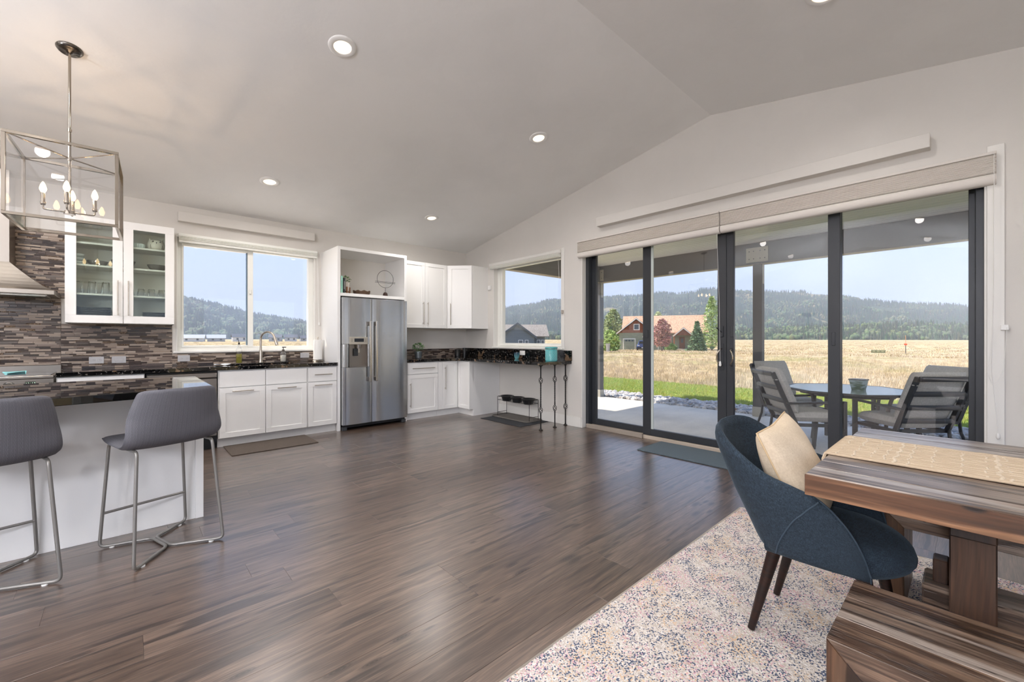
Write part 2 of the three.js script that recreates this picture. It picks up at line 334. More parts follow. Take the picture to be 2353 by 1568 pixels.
T.mat = tex(256, 256, (u, v) => { const x = (u * 16) % 1 - 0.5, y = (v * 16) % 1 - 0.5, d = Math.max(Math.abs(x + y), Math.abs(x - y)); return d > 0.33 ? 0.25 : 0.8; }, false, 3, 3);
T.plaster = tex(512, 512, (u, v) => fbm(u * 48, v * 48, 48, 48, 3), false, 1, 1);
T.paint = tex(512, 512, (u, v) => { const k = 0.975 + 0.05 * fbm(u * 5, v * 5, 5, 5, 4, nz2); return [k, k, k]; }, true, 0.35, 0.35);
T.brush = tex(512, 512, (u, v) => 0.5 + 0.5 * (nz(u * 4, v * 256, 4, 256) - 0.5) + 0.2 * (nz2(u * 16, v * 512, 16, 512) - 0.5), false, 1, 2);
T.concrete = tex(1024, 1024, (u, v) => { const a = fbm(u * 5, v * 5, 5, 5, 5), b = nz2(u * 250, v * 250, 250, 250), s = fbm(u * 3, v * 30, 3, 30, 3, nz3); const k = 0.83 + 0.2 * (a - 0.45) + 0.05 * (b - 0.5) + 0.06 * (s - 0.45); return [k * 1.01, k * 0.985, k * 0.94]; }, true, 1 / 3, 1 / 3);
T.lawn = tex(512, 512, (u, v) => { const a = fbm(u * 16, v * 16, 16, 16, 4), b = nz2(u * 256, v * 256, 256, 256); return mix3([0.46, 0.56, 0.20], [0.76, 0.80, 0.42], clamp(a * 0.9 + (b - 0.5) * 0.6, 0, 1)); }, true, 1 / 2, 1 / 2);
T.field = tex(1024, 1024, (u, v) => { const a = fbm(u * 10, v * 10, 10, 10, 5), b = fbm(u * 120, v * 120, 120, 120, 2, nz2); let c = mix3([0.72, 0.63, 0.46], [0.90, 0.82, 0.66], clamp(0.2 + a * 0.9 + (b - 0.4) * 0.7, 0, 1)); return mix3(c, [0.58, 0.58, 0.32], 0.55 * sst(fbm(u * 6, v * 6, 6, 6, 4, nz3), 0.52, 0.7)); }, true, 1 / 16, 1 / 16);
T.forest = tex(1024, 1024, (u, v) => { const a = fbm(u * 12, v * 12, 12, 12, 5), b = nz2(u * 340, v * 340, 340, 340), c0 = nz3(u * 170, v * 170, 170, 170); let c = mix3([0.14, 0.20, 0.13], [0.36, 0.42, 0.23], clamp(0.15 + a * 0.5 + (b - 0.5) * 0.55 + (c0 - 0.5) * 0.5, 0, 1)); return mix3(c, [0.62, 0.56, 0.40], 0.85 * sst(fbm(u * 7 + 2, v * 7, 7, 7, 5, nz3), 0.60, 0.68)); }, true, 1 / 900, 1 / 900);
T.shingle = tex(512, 512, (u, v) => { const row = Math.floor(v * 24), x = Math.floor(u * 40 + (row % 2) * 0.5), n = nz(x * 1.7, row * 1.3), e = (v * 24) % 1 < 0.12 ? 0.8 : 1; const k = (0.82 + 0.3 * n) * e; return [k, k, k]; }, true, 1 / 4, 1 / 4);
T.bark = tex(256, 256, (u, v) => { const a = fbm(u * 24, v * 10, 24, 10, 4); return mix3([0.28, 0.20, 0.15], [0.58, 0.46, 0.36], clamp(a * 1.6 - 0.3, 0, 1)); }, true, 3, 3);
T.crinkle = tex(256, 256, (u, v) => fbm(u * 20, v * 14, 20, 14, 4), false, 9, 9);
T.siding = tex(64, 512, (u, v) => { const k = (v * 24) % 1 < 0.14 ? 0.72 : 0.95 + 0.05 * nz(u * 8, Math.floor(v * 24) * 3.1); return [k, k, k]; }, true, 1 / 4, 1 / 4);

const M = {
  wall: std(0xdad6d0, 0.85, { map: T.paint, bumpMap: T.plaster, bumpScale: 0.0006 }),
  ceiling: std(0xf1f0ee, 0.9, { map: T.paint, bumpMap: T.plaster, bumpScale: 0.0006 }),
  trim: std(0xe6e4df, 0.45),
  cabinet: std(0xeeedeb, 0.38),
  cabinetIn: std(0xe6e2db, 0.5),
  vinyl: std(0xf0f0ea, 0.35),
  shade: std(0xdcd6cf, 0.9, { bumpMap: T.weaveBump, bumpScale: 0.0004 }),
  dark: std(0x2c2f34, 0.42),
  glass: phys(0xffffff, 0, { transmission: 1, thickness: 0, ior: 1.5 }),
  cabGlass: phys(0xf2f7f4, 0, { transmission: 1, thickness: 0, ior: 1.5 }),
  granite: std(0xffffff, 0.05, { map: T.granite }),
  graniteDark: std(0xffffff, 0.015, { map: T.graniteDark }),
  steel: new THREE.MeshPhysicalMaterial({ color: 0xc2c4c6, metalness: 1, roughness: 0.2, anisotropy: 0.55, bumpMap: T.brush, bumpScale: 0.00008 }),
  steelWarm: new THREE.MeshPhysicalMaterial({ color: 0x979088, metalness: 1, roughness: 0.32, bumpMap: T.brush, bumpScale: 0.0001 }),
  chrome: metal(0xc9c4bc, 0.16),
  nickel: metal(0xb8b0a6, 0.3),
  polished: metal(0xa59a8c, 0.1),
  black: std(0x111214, 0.35),
  blackGloss: std(0x0d0e10, 0.1),
  iron: std(0x1a1715, 0.5),
  tweed: std(0xffffff, 0.95, { map: T.tweed, bumpMap: T.weaveBump, bumpScale: 0.0008 }),
  stoolMetal: std(0x8d8a86, 0.38, { metalness: 0.55 }),
  blue: phys(0xffffff, 0.9, { map: T.blue, bumpMap: T.weaveBump, bumpScale: 0.0008, sheen: 0.35, sheenColor: new THREE.Color(0.35, 0.5, 0.6), sheenRoughness: 0.5 }),
  bluePipe: std(0x364450, 0.9),
  canvas: std(0xffffff, 0.95, { map: T.canvas, bumpMap: T.weaveBump, bumpScale: 0.0004 }),
  greyCushion: std(0xf4f4f4, 0.95, { map: T.grey, bumpMap: T.weaveBump, bumpScale: 0.0008 }),
  walnut: std(0x4a2c1e, 0.45, { map: T.old }),
  old: std(0xc2b3a8, 0.36, { map: T.old, bumpMap: T.oldBump, bumpScale: 0.001 }),
  old2: std(0xa99b90, 0.36, { map: T.old, bumpMap: T.oldBump, bumpScale: 0.001 }),  // bench leg wood, darkened for the shade the legs stand in
  oldTop: phys(0xf2eeeb, 0.36, { map: T.weather, bumpMap: T.weatherBump, bumpScale: 0.0016, clearcoat: 0.5, clearcoatRoughness: 0.25 }),
  oldTop2: phys(0xd9d2cd, 0.36, { map: T.weather, bumpMap: T.weatherBump, bumpScale: 0.0016, clearcoat: 0.5, clearcoatRoughness: 0.25 }),
  oldTop3: phys(0xcdbcae, 0.36, { map: T.weather, bumpMap: T.weatherBump, bumpScale: 0.0016, clearcoat: 0.4, clearcoatRoughness: 0.28 }),
  oldEdge: std(0xffefe0, 0.38, { map: T.old, bumpMap: T.oldBump, bumpScale: 0.001 }),
  oldShaded: std(0x85746a, 0.5, { map: T.old, bumpMap: T.oldBump, bumpScale: 0.002 }),  // trestle wood with the shade under the table put into its colour
  rug: std(0xffffff, 1, { map: T.rug, bumpMap: T.pile, bumpScale: 0.004 }),
  rugEdge: std(0xe3d8c8, 1, { bumpMap: T.pile, bumpScale: 0.003 }),
  doorMat: std(0x5b6870, 0.95, { bumpMap: T.mat, bumpScale: 0.004 }),
  darkMat: std(0x34363a, 0.95, { bumpMap: T.mat, bumpScale: 0.003 }),
  jute: std(0x5d534b, 1, { bumpMap: T.pile, bumpScale: 0.004 }),
  white: std(0xf0efec, 0.4),
  plateGrey: std(0xb9b8ba, 0.3),
  plastic: std(0xe9e8e6, 0.35),
  concrete: std(0xffffff, 0.55, { map: T.concrete }),
  soffit: std(0xf4f2ea, 0.07),
  beam: std(0x5b5b5d, 0.6),
  lawn: std(0xffffff, 1, { map: T.lawn }),
  field: std(0xeeeceb, 1, { map: T.field }),
  forest: std(0xffffff, 1, { map: T.forest }),
  rock: std(0xb9b4ae, 0.85),
  leaf: std(0x3f6a33, 0.7),
  leafLight: std(0x86a06a, 0.7),
  terracotta: std(0xb3a291, 0.8),
  teal: phys(0x4fa9ad, 0.25, { clearcoat: 0.6, clearcoatRoughness: 0.1 }),
  clear: phys(0xffffff, 0.02, { transmission: 1, thickness: 0.004, ior: 1.45 }),
};
M.floors = [0xe3dbd6, 0xd8d0ca, 0xcdc3bd, 0xc3b8b1, 0xded6d0, 0xb9aea7].map((c) => phys(c, 0.33, { map: T.floor, bumpMap: T.floorBump, bumpScale: 0.00025, ior: 1.6, clearcoat: 0.9, clearcoatRoughness: 0.27 }));
// ---------------------------------------------------------------- the room (metres; the kitchen wall is z = ZW, the patio wall x = XW)
const ZW = -6.26, XW = 4.60, XL = -4.6, ZB = 2.51, RZ = -1.875, RY = 3.608, WH = 2.785, BH = 2.87;
// floor: slab with oak planks laid along x
{
  const floor = structGroup('floor', 'grey brown oak plank floor');
  part('subfloor', bb(XL, XW + 0.2, -0.2, -0.012, ZW, ZB, 0), std(0x4a3f38, 0.9), floor);
  const r = rngOf(99), W = 0.18, far = [];
  let row = 0;
  for (let z = ZW; z < ZB - 0.01; z += W, row++) {
    let x = XL - rr(0.1, 1.2, r);
    while (x < XW + 0.12) {
      const L = pick([1.22, 1.52, 1.83], r), x0 = Math.max(XL, x), x1 = Math.min(XW + 0.12, x + L), z1 = Math.min(ZB, z + W); x += L;
      if (x1 - x0 < 0.02) continue;
      const g = box(x1 - x0 - 0.0004, 0.012, z1 - z - 0.0004, (x0 + x1) / 2, -0.006, (z + z1) / 2, 0.0007);
      uvBox(g, 0, rr(0, 3, r), rr(0, 1, r)); const m = Math.floor(r() * 6);
      const seen = x1 > -1.3 && z1 > -5.85 && z < 0.75 && (z < -0.9 || x1 > 0.9);
      if (seen) part('plank', g, M.floors[m], floor); else (far[m] ||= []).push(g);
    }
  }
  far.forEach((g, m) => { part('plank', g, M.floors[m], floor).userData.kind = 'stuff'; });
}
const KW = { x0: 0.42, x1: 1.965, y0: 1.065, y1: 2.43 };          // kitchen window opening
const SW = { z0: -5.48, z1: -3.955, y0: 1.075, y1: 2.47 };        // side window opening
const DW = { z0: -3.60, z1: 0.075, y1: 2.51 };                    // patio door opening
const topAt = (z) => z < RZ ? WH + (RY - WH) * (z - ZW) / (RZ - ZW) : RY + (BH - RY) * (z - RZ) / (ZB - RZ);
{
  struct('wall_kitchen', [bb(XL, KW.x0, 0, WH + 0.1, ZW - 0.16, ZW, 0), bb(KW.x1, XW + 0.2, 0, WH + 0.1, ZW - 0.16, ZW, 0), bb(KW.x0, KW.x1, 0, KW.y0, ZW - 0.16, ZW, 0), bb(KW.x0, KW.x1, KW.y1, WH + 0.1, ZW - 0.16, ZW, 0)].map((g) => uvBox(g)), M.wall, 'warm grey painted wall behind the kitchen');
  // gable wall with the openings cut out: outline in (z, y), turned so that depth runs along +x
  const gable = (holes) => ext([[ZW, 0], [ZB, 0], [ZB, BH + 0.05], [RZ, RY + 0.05], [ZW, WH + 0.05]], 0.2, 0, holes);
  const turn = (g, x) => uvBox(g.rotateY(-Math.PI / 2).translate(x, 0, 0), 2); // shape x -> world z, depth -> -x
  const h1 = [[SW.z0, SW.y0], [SW.z1, SW.y0], [SW.z1, SW.y1], [SW.z0, SW.y1]], h2 = [[DW.z0, 0.0], [DW.z1, 0.0], [DW.z1, DW.y1], [DW.z0, DW.y1]];
  const wp = [];
  { // pieces around the two openings, so that the door opening reaches the floor
    const P = (pts, holes) => wp.push(turn(ext(pts, 0.2, 0, holes), XW + 0.2));
    P([[ZW - 0.16, 0], [DW.z0, 0], [DW.z0, topAt(DW.z0) + 0.05], [ZW - 0.16, WH + 0.02]], [h1]);
    P([[DW.z0, DW.y1], [DW.z1, DW.y1], [DW.z1, topAt(DW.z1) + 0.05], [RZ, RY + 0.05], [DW.z0, topAt(DW.z0) + 0.05]]);
    P([[DW.z1, 0], [ZB + 0.16, 0], [ZB + 0.16, BH], [DW.z1, topAt(DW.z1) + 0.05]]);
  }
  struct('wall_patio', wp, M.wall, 'warm grey gable wall around the sliding patio door');
  // unseen side of the room behind the camera: wide windows sized to light it
  const LW = [[-4.2, -1.6], [-1.3, 1.3], [1.6, 4.2]], by0 = 0.12, by1 = 2.5, bw = [bb(XL, XW + 0.2, 0, by0, ZB, ZB + 0.16, 0), bb(XL, XW + 0.2, by1, BH + 0.1, ZB, ZB + 0.16, 0)];
  let px = XL; for (const [a, b] of LW) { bw.push(bb(px, a, by0, by1, ZB, ZB + 0.16, 0)); px = b; } bw.push(bb(px, XW + 0.2, by0, by1, ZB, ZB + 0.16, 0));
  struct('wall_back', bw.map((g) => uvBox(g)), M.wall, 'unseen warm grey wall behind the camera, its three wide windows placed to light the room');
  LW.forEach(([a, b], i) => { const w = structGroup('window_' + (i + 3)); part('window_frame', [bb(a, b, by0, by0 + 0.07, ZB + 0.05, ZB + 0.12), bb(a, b, by1 - 0.07, by1, ZB + 0.05, ZB + 0.12), bb(a, a + 0.07, by0 + 0.07, by1 - 0.07, ZB + 0.05, ZB + 0.12), bb(b - 0.07, b, by0 + 0.07, by1 - 0.07, ZB + 0.05, ZB + 0.12), bb((a + b) / 2 - 0.035, (a + b) / 2 + 0.035, by0 + 0.07, by1 - 0.07, ZB + 0.05, ZB + 0.12)], M.vinyl, w); part('pane', bb(a + 0.06, b - 0.06, by0 + 0.06, by1 - 0.06, ZB + 0.083, ZB + 0.087, 0), M.glass, w); });  // unseen windows, large to bring daylight in from behind the camera
  struct('wall_left', uvBox(turn(gable([]), XL), 2), M.wall, 'warm grey gable wall at the living room end');
  // vaulted ceiling: two sloping slabs meeting at the ridge
  const prof = [[ZW - 0.16, WH - 0.03], [RZ, RY], [ZB + 0.16, BH - 0.027], [ZB + 0.16, BH + 0.17], [RZ, RY + 0.2], [ZW - 0.16, WH + 0.17]];
  const cg = ext(prof, XW + 0.2 - XL + 0.2, 0).rotateY(-Math.PI / 2).translate(XW + 0.2, 0, 0);
  struct('ceiling', uvBox(cg, 0), M.ceiling, 'white vaulted ceiling');
  // roof with eaves beyond the walls
  const rp = [[ZW - 0.72, WH - 0.03], [RZ, RY + 0.21], [ZB + 0.7, BH + 0.0], [ZB + 0.7, BH + 0.16], [RZ, RY + 0.4], [ZW - 0.72, WH + 0.14]];
  struct('roof', uvBox(ext(rp, 10.6, 0).rotateY(-Math.PI / 2).translate(5.28, 0, 0), 0), std(0x6b655e, 0.8), 'house roof with eaves');
}
// baseboards
struct('baseboard_patio', [bb(XW - 0.014, XW, 0, 0.14, -5.64, DW.z0, 0.003), bb(XW - 0.014, XW, 0, 0.14, 0.16, ZB, 0.003)], M.trim, 'white baseboard under the side window');
struct('baseboard_back', bb(XL, XW, 0, 0.14, ZB - 0.014, ZB, 0.003), M.trim);
struct('baseboard_left', bb(XL, XL + 0.014, 0, 0.14, ZW, ZB, 0.003), M.trim);

// kitchen window: slider in a white vinyl frame
{
  const w = structGroup('window_1', 'white sliding window above the sink'), z0 = ZW - 0.13, z1 = ZW - 0.06, { x0, x1, y0, y1 } = KW;
  part('window_frame', [bb(x0, x1, y0, y0 + 0.06, z0, z1), bb(x0, x1, y1 - 0.075, y1, z0, z1), bb(x0, x0 + 0.06, y0 + 0.06, y1 - 0.075, z0, z1), bb(x1 - 0.075, x1, y0 + 0.06, y1 - 0.075, z0, z1), bb(x0 + 0.055, x0 + 0.075, y0 + 0.075, y1 - 0.10, z0 + 0.02, z1 + 0.012), bb(x0 + 0.055, 1.149, y0 + 0.055, y0 + 0.075, z0 + 0.02, z1 + 0.012), bb(x0 + 0.055, 1.149, y1 - 0.10, y1 - 0.07, z0 + 0.02, z1 + 0.012)], M.vinyl, w);
  part('meeting_stile', [bb(1.15, 1.212, y0 + 0.05, y1 - 0.07, z0 + 0.02, z1 + 0.012)], M.vinyl, w);
  part('sash_gasket', bb(1.138, 1.15, y0 + 0.07, y1 - 0.09, z0 + 0.03, z1), std(0x5d7383, 0.4), w);
  part('sash_latch', [bb(1.165, 1.19, 1.80, 1.86, z1 + 0.012, z1 + 0.03, 0.006)], M.vinyl, w);
  part('pane', bb(x0 + 0.07, 1.152, y0 + 0.07, y1 - 0.09, z0 + 0.05, z0 + 0.054, 0), M.glass, w);
  part('pane', bb(1.205, x1 - 0.07, y0 + 0.055, y1 - 0.07, z0 + 0.024, z0 + 0.028, 0), M.glass, w);
  part('jamb', [bb(x0, x0 + 0.012, y0 + 0.012, y1 - 0.012, z1, ZW + 0.004), bb(x1 - 0.012, x1, y0 + 0.012, y1 - 0.012, z1, ZW + 0.004), bb(x0, x1, y1 - 0.012, y1, z1, ZW + 0.004)], M.trim, w);
  part('window_sill', [bb(x0 - 0.03, x1 + 0.03, y0 - 0.012, y0 + 0.012, z1, ZW + 0.022, 0.004)], M.trim, w);
}
// side window: one fixed pane
{
  const w = structGroup('window_2', 'square white picture window beside the patio door'), x0 = XW + 0.09, x1 = XW + 0.16, { z0, z1, y0, y1 } = SW;
  part('window_frame', [bb(x0, x1, y0, y0 + 0.075, z0, z1), bb(x0, x1, y1 - 0.075, y1, z0, z1), bb(x0, x1, y0 + 0.075, y1 - 0.075, z0, z0 + 0.13), bb(x0, x1, y0 + 0.075, y1 - 0.075, z1 - 0.075, z1), bb(x0 - 0.012, x0, y0 + 0.05, y1 - 0.03, z0 + 0.06, z0 + 0.085), bb(x0 - 0.012, x0, y0 + 0.03, y0 + 0.05, z0 + 0.06, z1 - 0.03)], M.vinyl, w);
  part('pane', bb(x0 + 0.03, x0 + 0.034, y0 + 0.07, y1 - 0.07, z0 + 0.125, z1 - 0.07, 0), M.glass, w);
  part('jamb', [bb(XW - 0.004, x0, y0 + 0.014, y1 - 0.012, z0, z0 + 0.012), bb(XW - 0.004, x0, y0 + 0.014, y1 - 0.012, z1 - 0.012, z1), bb(XW - 0.004, x0, y1 - 0.012, y1, z0, z1)], M.trim, w);
  part('window_sill', bb(XW - 0.02, x0, y0 - 0.012, y0 + 0.014, z0 - 0.02, z1 + 0.02, 0.004), M.trim, w);
  part('casing', [bb(XW - 0.012, XW, y0, y1 + 0.05, z1, z1 + 0.055, 0.003)], M.trim, w);
}
// sliding patio door, four panels: the outer two fixed, the inner two slide
{
  const d = structGroup('door_1', 'dark framed four panel sliding glass patio door'), { z0, z1, y1 } = DW;
  part('door_frame', [bb(4.68, 4.82, 0, y1, z0, z0 + 0.055, 0.003), bb(4.68, 4.82, 0, y1, z1 - 0.055, z1, 0.003), bb(4.68, 4.82, y1 - 0.06, y1, z0 + 0.055, z1 - 0.055, 0.003)], M.dark, d);
  part('sill', [bb(4.69, 4.86, -0.1, 0.04, z0, z1, 0.004)], std(0xb8aa9a, 0.5), d);
  part('sill_cover', [bb(4.655, 4.69, 0, 0.055, z0 + 0.03, -2.72, 0.004)], std(0x9a8f84, 0.5), d);
  part('jamb', [bb(XW - 0.004, 4.68, 0, y1 - 0.012, z0, z0 + 0.012), bb(XW - 0.004, 4.68, 0, y1 - 0.012, z1 - 0.012, z1), bb(XW - 0.004, 4.68, y1 - 0.012, y1, z0, z1)], M.trim, d);
  const panel = (x, a, b, sa, sb, extra = []) => {
    const p = part('door_panel', [bb(x - 0.022, x + 0.022, 0.043, y1 - 0.06, a, a + sa, 0.003), bb(x - 0.022, x + 0.022, 0.043, y1 - 0.06, b - sb, b, 0.003), bb(x - 0.021, x + 0.021, 0.043, 0.122, a, b, 0.003), bb(x - 0.021, x + 0.021, y1 - 0.14, y1 - 0.06, a, b, 0.003), ...extra], M.dark, d);
    part('pane', bb(x - 0.003, x + 0.001, 0.115, y1 - 0.13, a + sa - 0.006, b - sb + 0.006, 0), M.glass, p);
    return p;
  };
  panel(4.785, z0 + 0.05, -2.70, 0.07, 0.07);
  const p2 = panel(4.73, -2.735, -1.756, 0.105, 0.092), p3 = panel(4.73, -1.754, -0.79, 0.07, 0.09);
  panel(4.785, -0.86, z1 - 0.05, 0.07, 0.04);
  const sealMat = std(0xbfc7c4, 0.4);
  part('glazing_bead', bb(4.712, 4.728, 0.12, y1 - 0.14, -2.634, -2.60, 0.003), sealMat, p2);
  const arc = (z, s) => bent([[4.70, 1.115, z], [4.655, 1.105, z], [4.64, 1.06, z + s * 0.028], [4.64, 0.99, z + s * 0.028], [4.655, 0.945, z], [4.70, 0.935, z]], 0.008, 0.03, 8);
  for (const [p, z, s] of [[p2, -1.80, -1], [p3, -1.70, 1]]) { const h = part('handle', [arc(z, s)], M.polished, p); part('handle_plate', [bb(4.703, 4.71, 0.88, 1.17, z - 0.018, z + 0.018, 0.006)], M.dark, h); part('lock', [bb(4.695, 4.71, 1.24, 1.36, z - 0.016, z + 0.016, 0.012)], M.dark, p); }
  part('lock_lever', [rod([4.70, 1.29, -1.80], [4.66, 1.34, -1.84], 0.007)], M.dark, p2);
  part('pull', bb(4.70, 4.708, 1.23, 1.33, -2.70, -2.665, 0.006), M.dark, p2); part('pull', bb(4.70, 4.708, 1.16, 1.28, -0.85, -0.825, 0.006), M.dark, p3);
}
struct('trim_1', [bb(XW - 0.014, XW, 0, DW.y1 + 0.10, DW.z1, DW.z1 + 0.085, 0.003)], M.trim, 'white casing right of the patio door');
// boxed window headers
solo('header_box', bb(XW - 0.10, XW, 2.68, 2.79, -3.285, -0.212, 0.003), M.wall, 'long painted header box high on the wall above the patio door', 'header box', [XW, 2.68, -1.75]);
solo('header_box', bb(0.433, 1.937, 2.59, 2.70, ZW, ZW + 0.08, 0.003), M.wall, 'short painted header box above the kitchen sink window', 'header box', [1.185, 2.59, ZW]);

// cellular shades drawn up
function shadeFold(a, b, y0, y1, n, along, at, dir) { // pleated blanket between a and b
  const pts = []; for (let i = 0; i <= n * 2; i++) pts.push([(i % 2 ? 0.012 : 0), y0 + (y1 - y0) * i / (n * 2)]);
  for (let i = n * 2; i >= 0; i--) pts.push([-0.045 - (i % 2 ? 0.012 : 0), y0 + (y1 - y0) * i / (n * 2)]);
  const g = ext(pts, b - a); // x out from the wall, y up, z along
  return along === 'z' ? uvBox(g.rotateY(Math.PI).translate(at, 0, b), 2) : uvBox(g.rotateY(-Math.PI / 2).translate(b, 0, at), 0);
}
for (const [a, b, lab] of [[-3.63, -1.768, 'left half of the grey pleated shade above the patio door'], [-1.758, 0.12, 'right half of the grey pleated shade above the patio door']]) {
  const t = thing('window_shade', lab, 'shade', [XW, 2.32, (a + b) / 2]);
  part('headrail', bb(XW - 0.07, XW, 2.53, 2.55, a, b, 0.003), M.shade, t);
  part('pleats', shadeFold(a, b, 2.40, 2.53, 9, 'z', XW - 0.05, -1), M.shade, t);
  const bot = []; for (let i = 0; i <= 12; i++) { const an = i / 12 * Math.PI - Math.PI / 2; bot.push([0.03 * Math.cos(an) - 0.03, 2.362 + 0.038 * Math.sin(an)]); } bot.push([-0.062, 2.40], [-0.062, 2.324]);
  part('bottom_rail', uvBox(ext(bot, b - a).rotateY(Math.PI).translate(XW - 0.062, 0, b), 2), M.shade, t);
  if (b < 0) { part('cord', [sweep([V(XW - 0.03, 2.33, -1.80), V(XW + 0.02, 1.6, -1.795), V(XW + 0.03, 0.98, -1.79)], 0.0015, 5)], M.white, t); part('cord_tassel', lathe([[0, 0.985], [0.008, 0.98], [0.014, 0.94], [0.006, 0.93], [0, 0.93]], 10, XW + 0.03, 0, -1.79), M.white, t); }
  const cz = b > 0 ? b - 0.012 : b - 0.004;
  if (b > 0) { part('cord', [sweep([V(XW - 0.072, 2.53, cz), V(XW - 0.072, 1.6, cz), V(XW - 0.05, 1.0, cz - 0.01), V(XW - 0.03, 0.55, cz + 0.02)], 0.0016, 5), sweep([V(XW - 0.06, 1.30, cz + 0.06), V(XW - 0.03, 1.0, cz + 0.045), V(XW - 0.045, 0.92, cz + 0.02), V(XW - 0.045, 0.9, cz - 0.01), V(XW - 0.03, 0.98, cz - 0.03), V(XW - 0.04, 1.3, cz)], 0.0014, 5)], M.white, t); part('cord_tassel', lathe([[0, 0.55], [0.008, 0.545], [0.011, 0.52], [0.005, 0.505], [0, 0.505]], 10, XW - 0.03, 0, cz + 0.02), M.white, t); part('cord_cleat', bb(XW - 0.035, XW - 0.014, 1.28, 1.32, cz + 0.03, cz + 0.07, 0.004), M.white, t); }
}
{
  const t = thing('window_shade', 'white shade rolled up at the top of the sink window', 'shade', [1.2, 2.36, ZW]);
  part('headrail', bb(0.44, 1.985, 2.425, 2.455, ZW, ZW + 0.045, 0.004), M.vinyl, t);
  part('pleats', shadeFold(0.445, 1.98, 2.38, 2.425, 4, 'x', ZW + 0.045, 1), M.vinyl, t);
  part('bottom_rail', bb(0.445, 1.98, 2.357, 2.38, ZW + 0.002, ZW + 0.04, 0.004), M.vinyl, t);
  part('cord', [sweep([V(1.975, 2.42, ZW + 0.045), V(1.99, 1.9, ZW + 0.03), V(2.005, 1.45, ZW + 0.02)], 0.0015, 5), sweep([V(1.985, 2.42, ZW + 0.045), V(2.0, 1.9, ZW + 0.03), V(2.015, 1.45, ZW + 0.02)], 0.0015, 5)], M.white, t);
  part('cord_tassel', lathe([[0, 1.46], [0.008, 1.45], [0.011, 1.42], [0, 1.41]], 10, 2.01, 0, ZW + 0.02), M.white, t);
}
{
  const t = thing('window_shade', 'white shade rolled up at the top of the side window', 'shade', [XW, 2.40, -4.74]);
  part('headrail', bb(XW - 0.055, XW, 2.445, 2.50, -5.545, -3.95, 0.012), M.trim, t);
  part('pleats', shadeFold(-5.52, -3.975, 2.40, 2.445, 4, 'z', XW - 0.045, -1), M.vinyl, t);
  part('cord', sweep([V(XW - 0.03, 2.42, -4.0), V(XW - 0.02, 2.0, -3.985), V(XW - 0.02, 1.6, -3.955)], 0.0015, 5), M.white, t);
  part('cord_cleat', bb(XW - 0.04, XW - 0.012, 1.58, 1.63, -3.94, -3.91, 0.004), M.nickel, t);
}
// recessed ceiling lights; the rows left of the frame show in the glass of the patio door
{
  const rowsZ = [-5.26, -3.12, -0.63], names = { '1.17,-5.26': 'small round recessed ceiling light left, nearest the kitchen window', '3.25,-5.26': 'small round recessed ceiling light nearest the room corner', '1.17,-3.12': 'largest round recessed ceiling light, above the floor middle', '3.25,-3.12': 'round recessed ceiling light between the ridge and the corner light', '3.25,-0.63': 'round recessed ceiling light right of the ridge, cut by the picture top' };
  const glow = new THREE.MeshStandardMaterial({ color: 0xfff4e4, emissive: 0xffe2bd, emissiveIntensity: 2.2, roughness: 0.5 });
  for (const z of rowsZ) for (const x of [3.25, 1.17, -0.98, -3.1]) {
    const y = topAt(z), tilt = z < RZ ? -Math.atan((RY - WH) / (RZ - ZW)) : Math.atan((RY - BH) / (ZB - RZ));
    const row = z < -5 ? 'nearest the kitchen wall' : z < -2 ? 'in the middle row' : 'past the ridge', lab = names[x + ',' + z] || (x > 0 ? 'recessed ceiling light above the dining bench, outside the picture top' : (x < -2 ? 'recessed ceiling light far left, mirrored in the patio door, ' : 'recessed ceiling light just left of the picture, ') + row);
    const t = local('ceiling_light', lab, 'ceiling light', [x, y, z], 0, 'recessed ceiling lights'); t.rotation.x = tilt;
    part('trim_ring', lathe([[0.062, -0.004], [0.064, -0.013], [0.09, -0.011], [0.099, -0.003], [0.099, 0.0]], 32), M.white, t);
    part('diffuser', lathe([[0, -0.009], [0.045, -0.0085], [0.064, -0.006], [0.064, -0.002], [0, -0.002]], 28), glow, t);
    const l = new THREE.SpotLight(0xfffaf6, CAN_LIGHT, 0, 1.45, 0.6, 2); l.position.set(x, y - 0.035, z); l.target.position.set(x, 0, z); l.castShadow = true; l.shadow.radius = 3; scene.add(l, l.target);
  }
}
// ---------------------------------------------------------------- kitchen
const ZF = -5.63, ZU = -5.91, XF = XW - 0.63;
// shaker front w x h, outer face at z = 0, lower left corner at the origin
function shaker(w, h, rail = 0.058, open = false) {
  const l = [bb(0, w, 0, rail, -0.02, 0, 0.0015), bb(0, w, h - rail, h, -0.02, 0, 0.0015), bb(0, rail, rail, h - rail, -0.02, 0, 0.0015), bb(w - rail, w, rail, h - rail, -0.02, 0, 0.0015)];
  if (!open) l.push(bb(rail - 0.004, w - rail + 0.004, rail - 0.004, h - rail + 0.004, -0.016, -0.009, 0));
  return l;
}
const slab = (w, h) => [bb(0, w, 0, h, -0.02, 0, 0.002)];
// bar pull of length L along y (or x) in front of z = 0, centred on the origin
const pull = (L, horiz) => { const g = mg([rod([0, -L / 2, 0.03], [0, L / 2, 0.03], 0.0055, 10), rod([0, -L / 2 + 0.022, 0], [0, -L / 2 + 0.022, 0.03], 0.005, 8), rod([0, L / 2 - 0.022, 0], [0, L / 2 - 0.022, 0.03], 0.005, 8)]); return horiz ? g.rotateZ(Math.PI / 2) : g; };
const place = (geos, m) => mg(geos).applyMatrix4(m);
const facing = (x, y, z, turn = 0) => new THREE.Matrix4().makeTranslation(x, y, z).multiply(new THREE.Matrix4().makeRotationY(turn));
